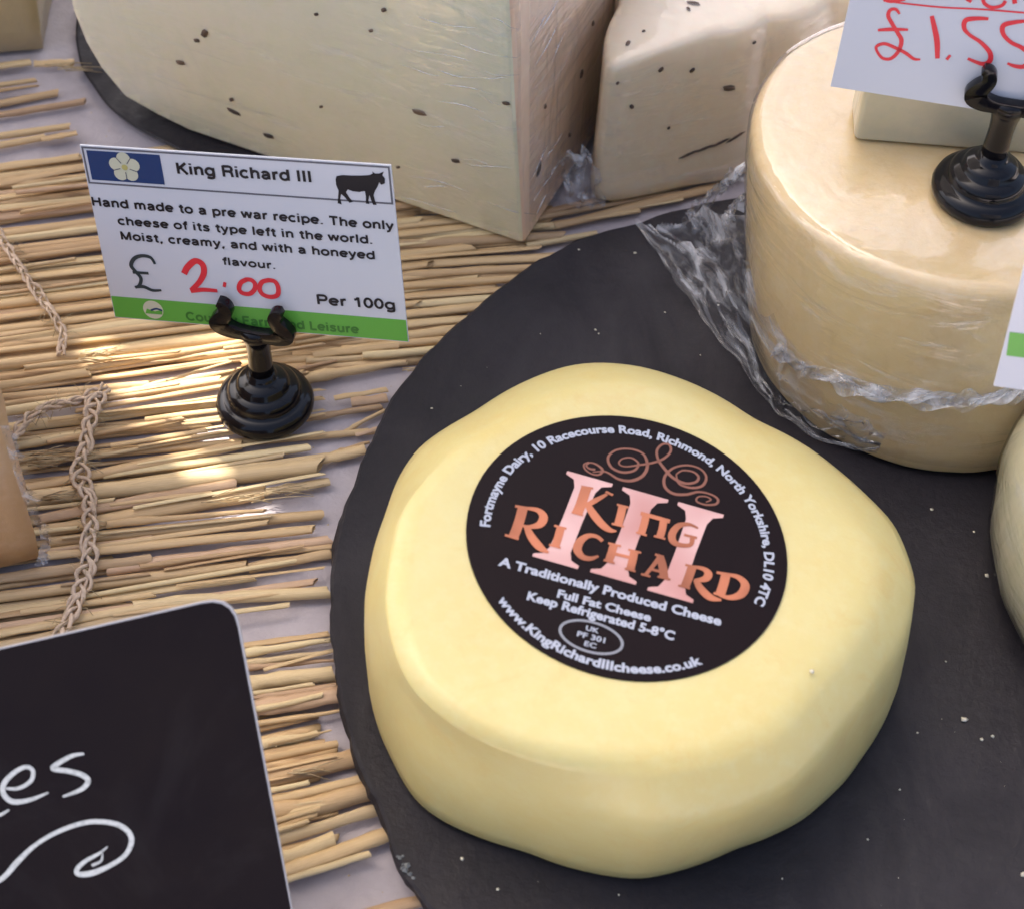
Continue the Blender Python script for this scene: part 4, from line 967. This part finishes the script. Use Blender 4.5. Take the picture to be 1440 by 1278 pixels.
uo = bpy.data.objects.new('straw_under_layer', ume); COL.objects.link(uo); uo['kind'] = 'stuff'; rel(uo, mat_root)
for _ in range(46):      # thin stray straws lying over the rows
    x = random.uniform(-60, 330); y = random.uniform(240, 880); L = random.uniform(120, 330); sl_ = -.15 + random.uniform(-.04, .05)
    if 100 < x < 240 and y < 470: y += 220
    straw(x, y, min(x+L, 455), y + sl_*(min(x+L, 455)-x), random.uniform(4.5, 8), z=random.uniform(.28, .42))
for _ in range(12):
    x = random.uniform(330, 390); y = random.uniform(920, 1200); straw(x, y, x+random.uniform(70, 110), y-22+random.uniform(-6, 6), random.uniform(4, 7), z=random.uniform(.28, .4))
# mat continuing under the slate and past the frame
for i in range(26):
    y = -40 - i*0; straw(-300, 560+i*34, -60, 530+i*33, 15)
print('straws', nstraw)
# frayed fibres at broken ends
V, Fc = [], []
for cx, cy, n, sp_ in [(385,690,8,24),(350,700,7,28),(462,900,8,8),(410,1085,6,12),(120,500,14,20),(60,640,18,26),(40,650,14,22),(70,700,10,15),(300,700,6,30),(545,610,6,10),(575,520,6,12),(80,95,8,20)]:
    for k in range(n):
        a = at(cx+random.uniform(-sp_, sp_), cy+random.uniform(-sp_*.3, sp_*.3), random.uniform(.3, .45)); an = random.uniform(-.1, .5)
        L = random.uniform(.4, 1.3); b = a + Vector((cos(an)*L, sin(an)*L, random.uniform(-.1, .1))); mid = (a+b)/2 + Vector((0, random.uniform(-.05, .05), .05))
        v, f = tube([a, mid, b], lambda s: .022*(1-s*.6), 4); k2 = len(V); V += v; Fc += [tuple(q+k2 for q in t) for t in f]
for (x0, y0, x1, y1) in [(138,555,120,620),(120,620,112,668),(112,668,128,740),(128,740,114,830),(114,830,78,900),(15,620,60,575),(60,575,140,552),(-5,325,46,402),(46,402,90,475)]:
    for k in range(34):      # loose hairs of the twine
        f_ = random.random(); a = at(x0+(x1-x0)*f_+random.uniform(-7, 7), y0+(y1-y0)*f_+random.uniform(-4, 4), .52)
        an = random.uniform(0, 2*pi); L = random.uniform(.15, .5); b = a + Vector((cos(an)*L, sin(an)*L, random.uniform(-.15, .1))); mid = (a+b)/2 + Vector((random.uniform(-.08, .08), random.uniform(-.08, .08), .06))
        v, f = tube([a, mid, b], .009, 3); k2 = len(V); V += v; Fc += [tuple(q+k2 for q in t) for t in f]
for _ in range(140):
    add_blob(V, Fc, at(random.uniform(0, 600), random.uniform(150, 1270), random.uniform(.03, .3)), random.uniform(.015, .045))
fr_ = obj('chaff', V, Fc, MT['chaff'], kind='stuff'); rel(fr_, mat_root)
# braided twine
def braid(pts, r=.085, amp=.13, step=1.25, z=None):
    r *= .6; P0_ = pts
    P = catmull([at(*p) for p in pts], 14)
    for s_ in range(4):
        path = []; L = 0
        for i, p in enumerate(P):
            if i: L += (p-P[i-1]).length
            t = (P[min(i+1, len(P)-1)]-P[max(i-1, 0)]).normalized(); sd_ = t.cross(Vector((0, 0, 1))).normalized(); ph = L*2*pi/step*(1.0 if s_ < 3 else .6) + s_*2*pi/3
            path.append(p + sd_*(sin(ph)*amp*(1+.35*sin(L*2.3+s_)+.5*noise.noise(Vector((L*1.3, s_*4, 3))))) + Vector((0, 0, 1))*(sin(2*ph)*.05 + .02 + .03*noise.noise(p*2)))
        v, f = tube(path, lambda q: r*(1+.15*sin(q*90)), 7)
        for a in v: a += Vector((noise.noise(a*9), noise.noise(a*9+Vector((3, 0, 0))), 0))*.03
        rel(obj('twine_strand', v, f, MT['twine']), mat_root)
braid([(138,555,.5),(128,580,.55),(120,620,.55),(112,668,.5),(124,700,.5),(128,740,.5),(124,785,.5),(114,830,.5),(98,870,.5),(78,900,.45),(60,930,.4)], .085, .15)
braid([(15,620,.5),(30,600,.55),(60,575,.5),(100,565,.5),(140,552,.5),(150,545,.5)], .075, .10)
braid([(-5,325,.5),(10,350,.5),(30,380,.5),(46,402,.5),(64,430,.5),(80,450,.5),(90,475,.5),(84,500,.45)], .06, .09)
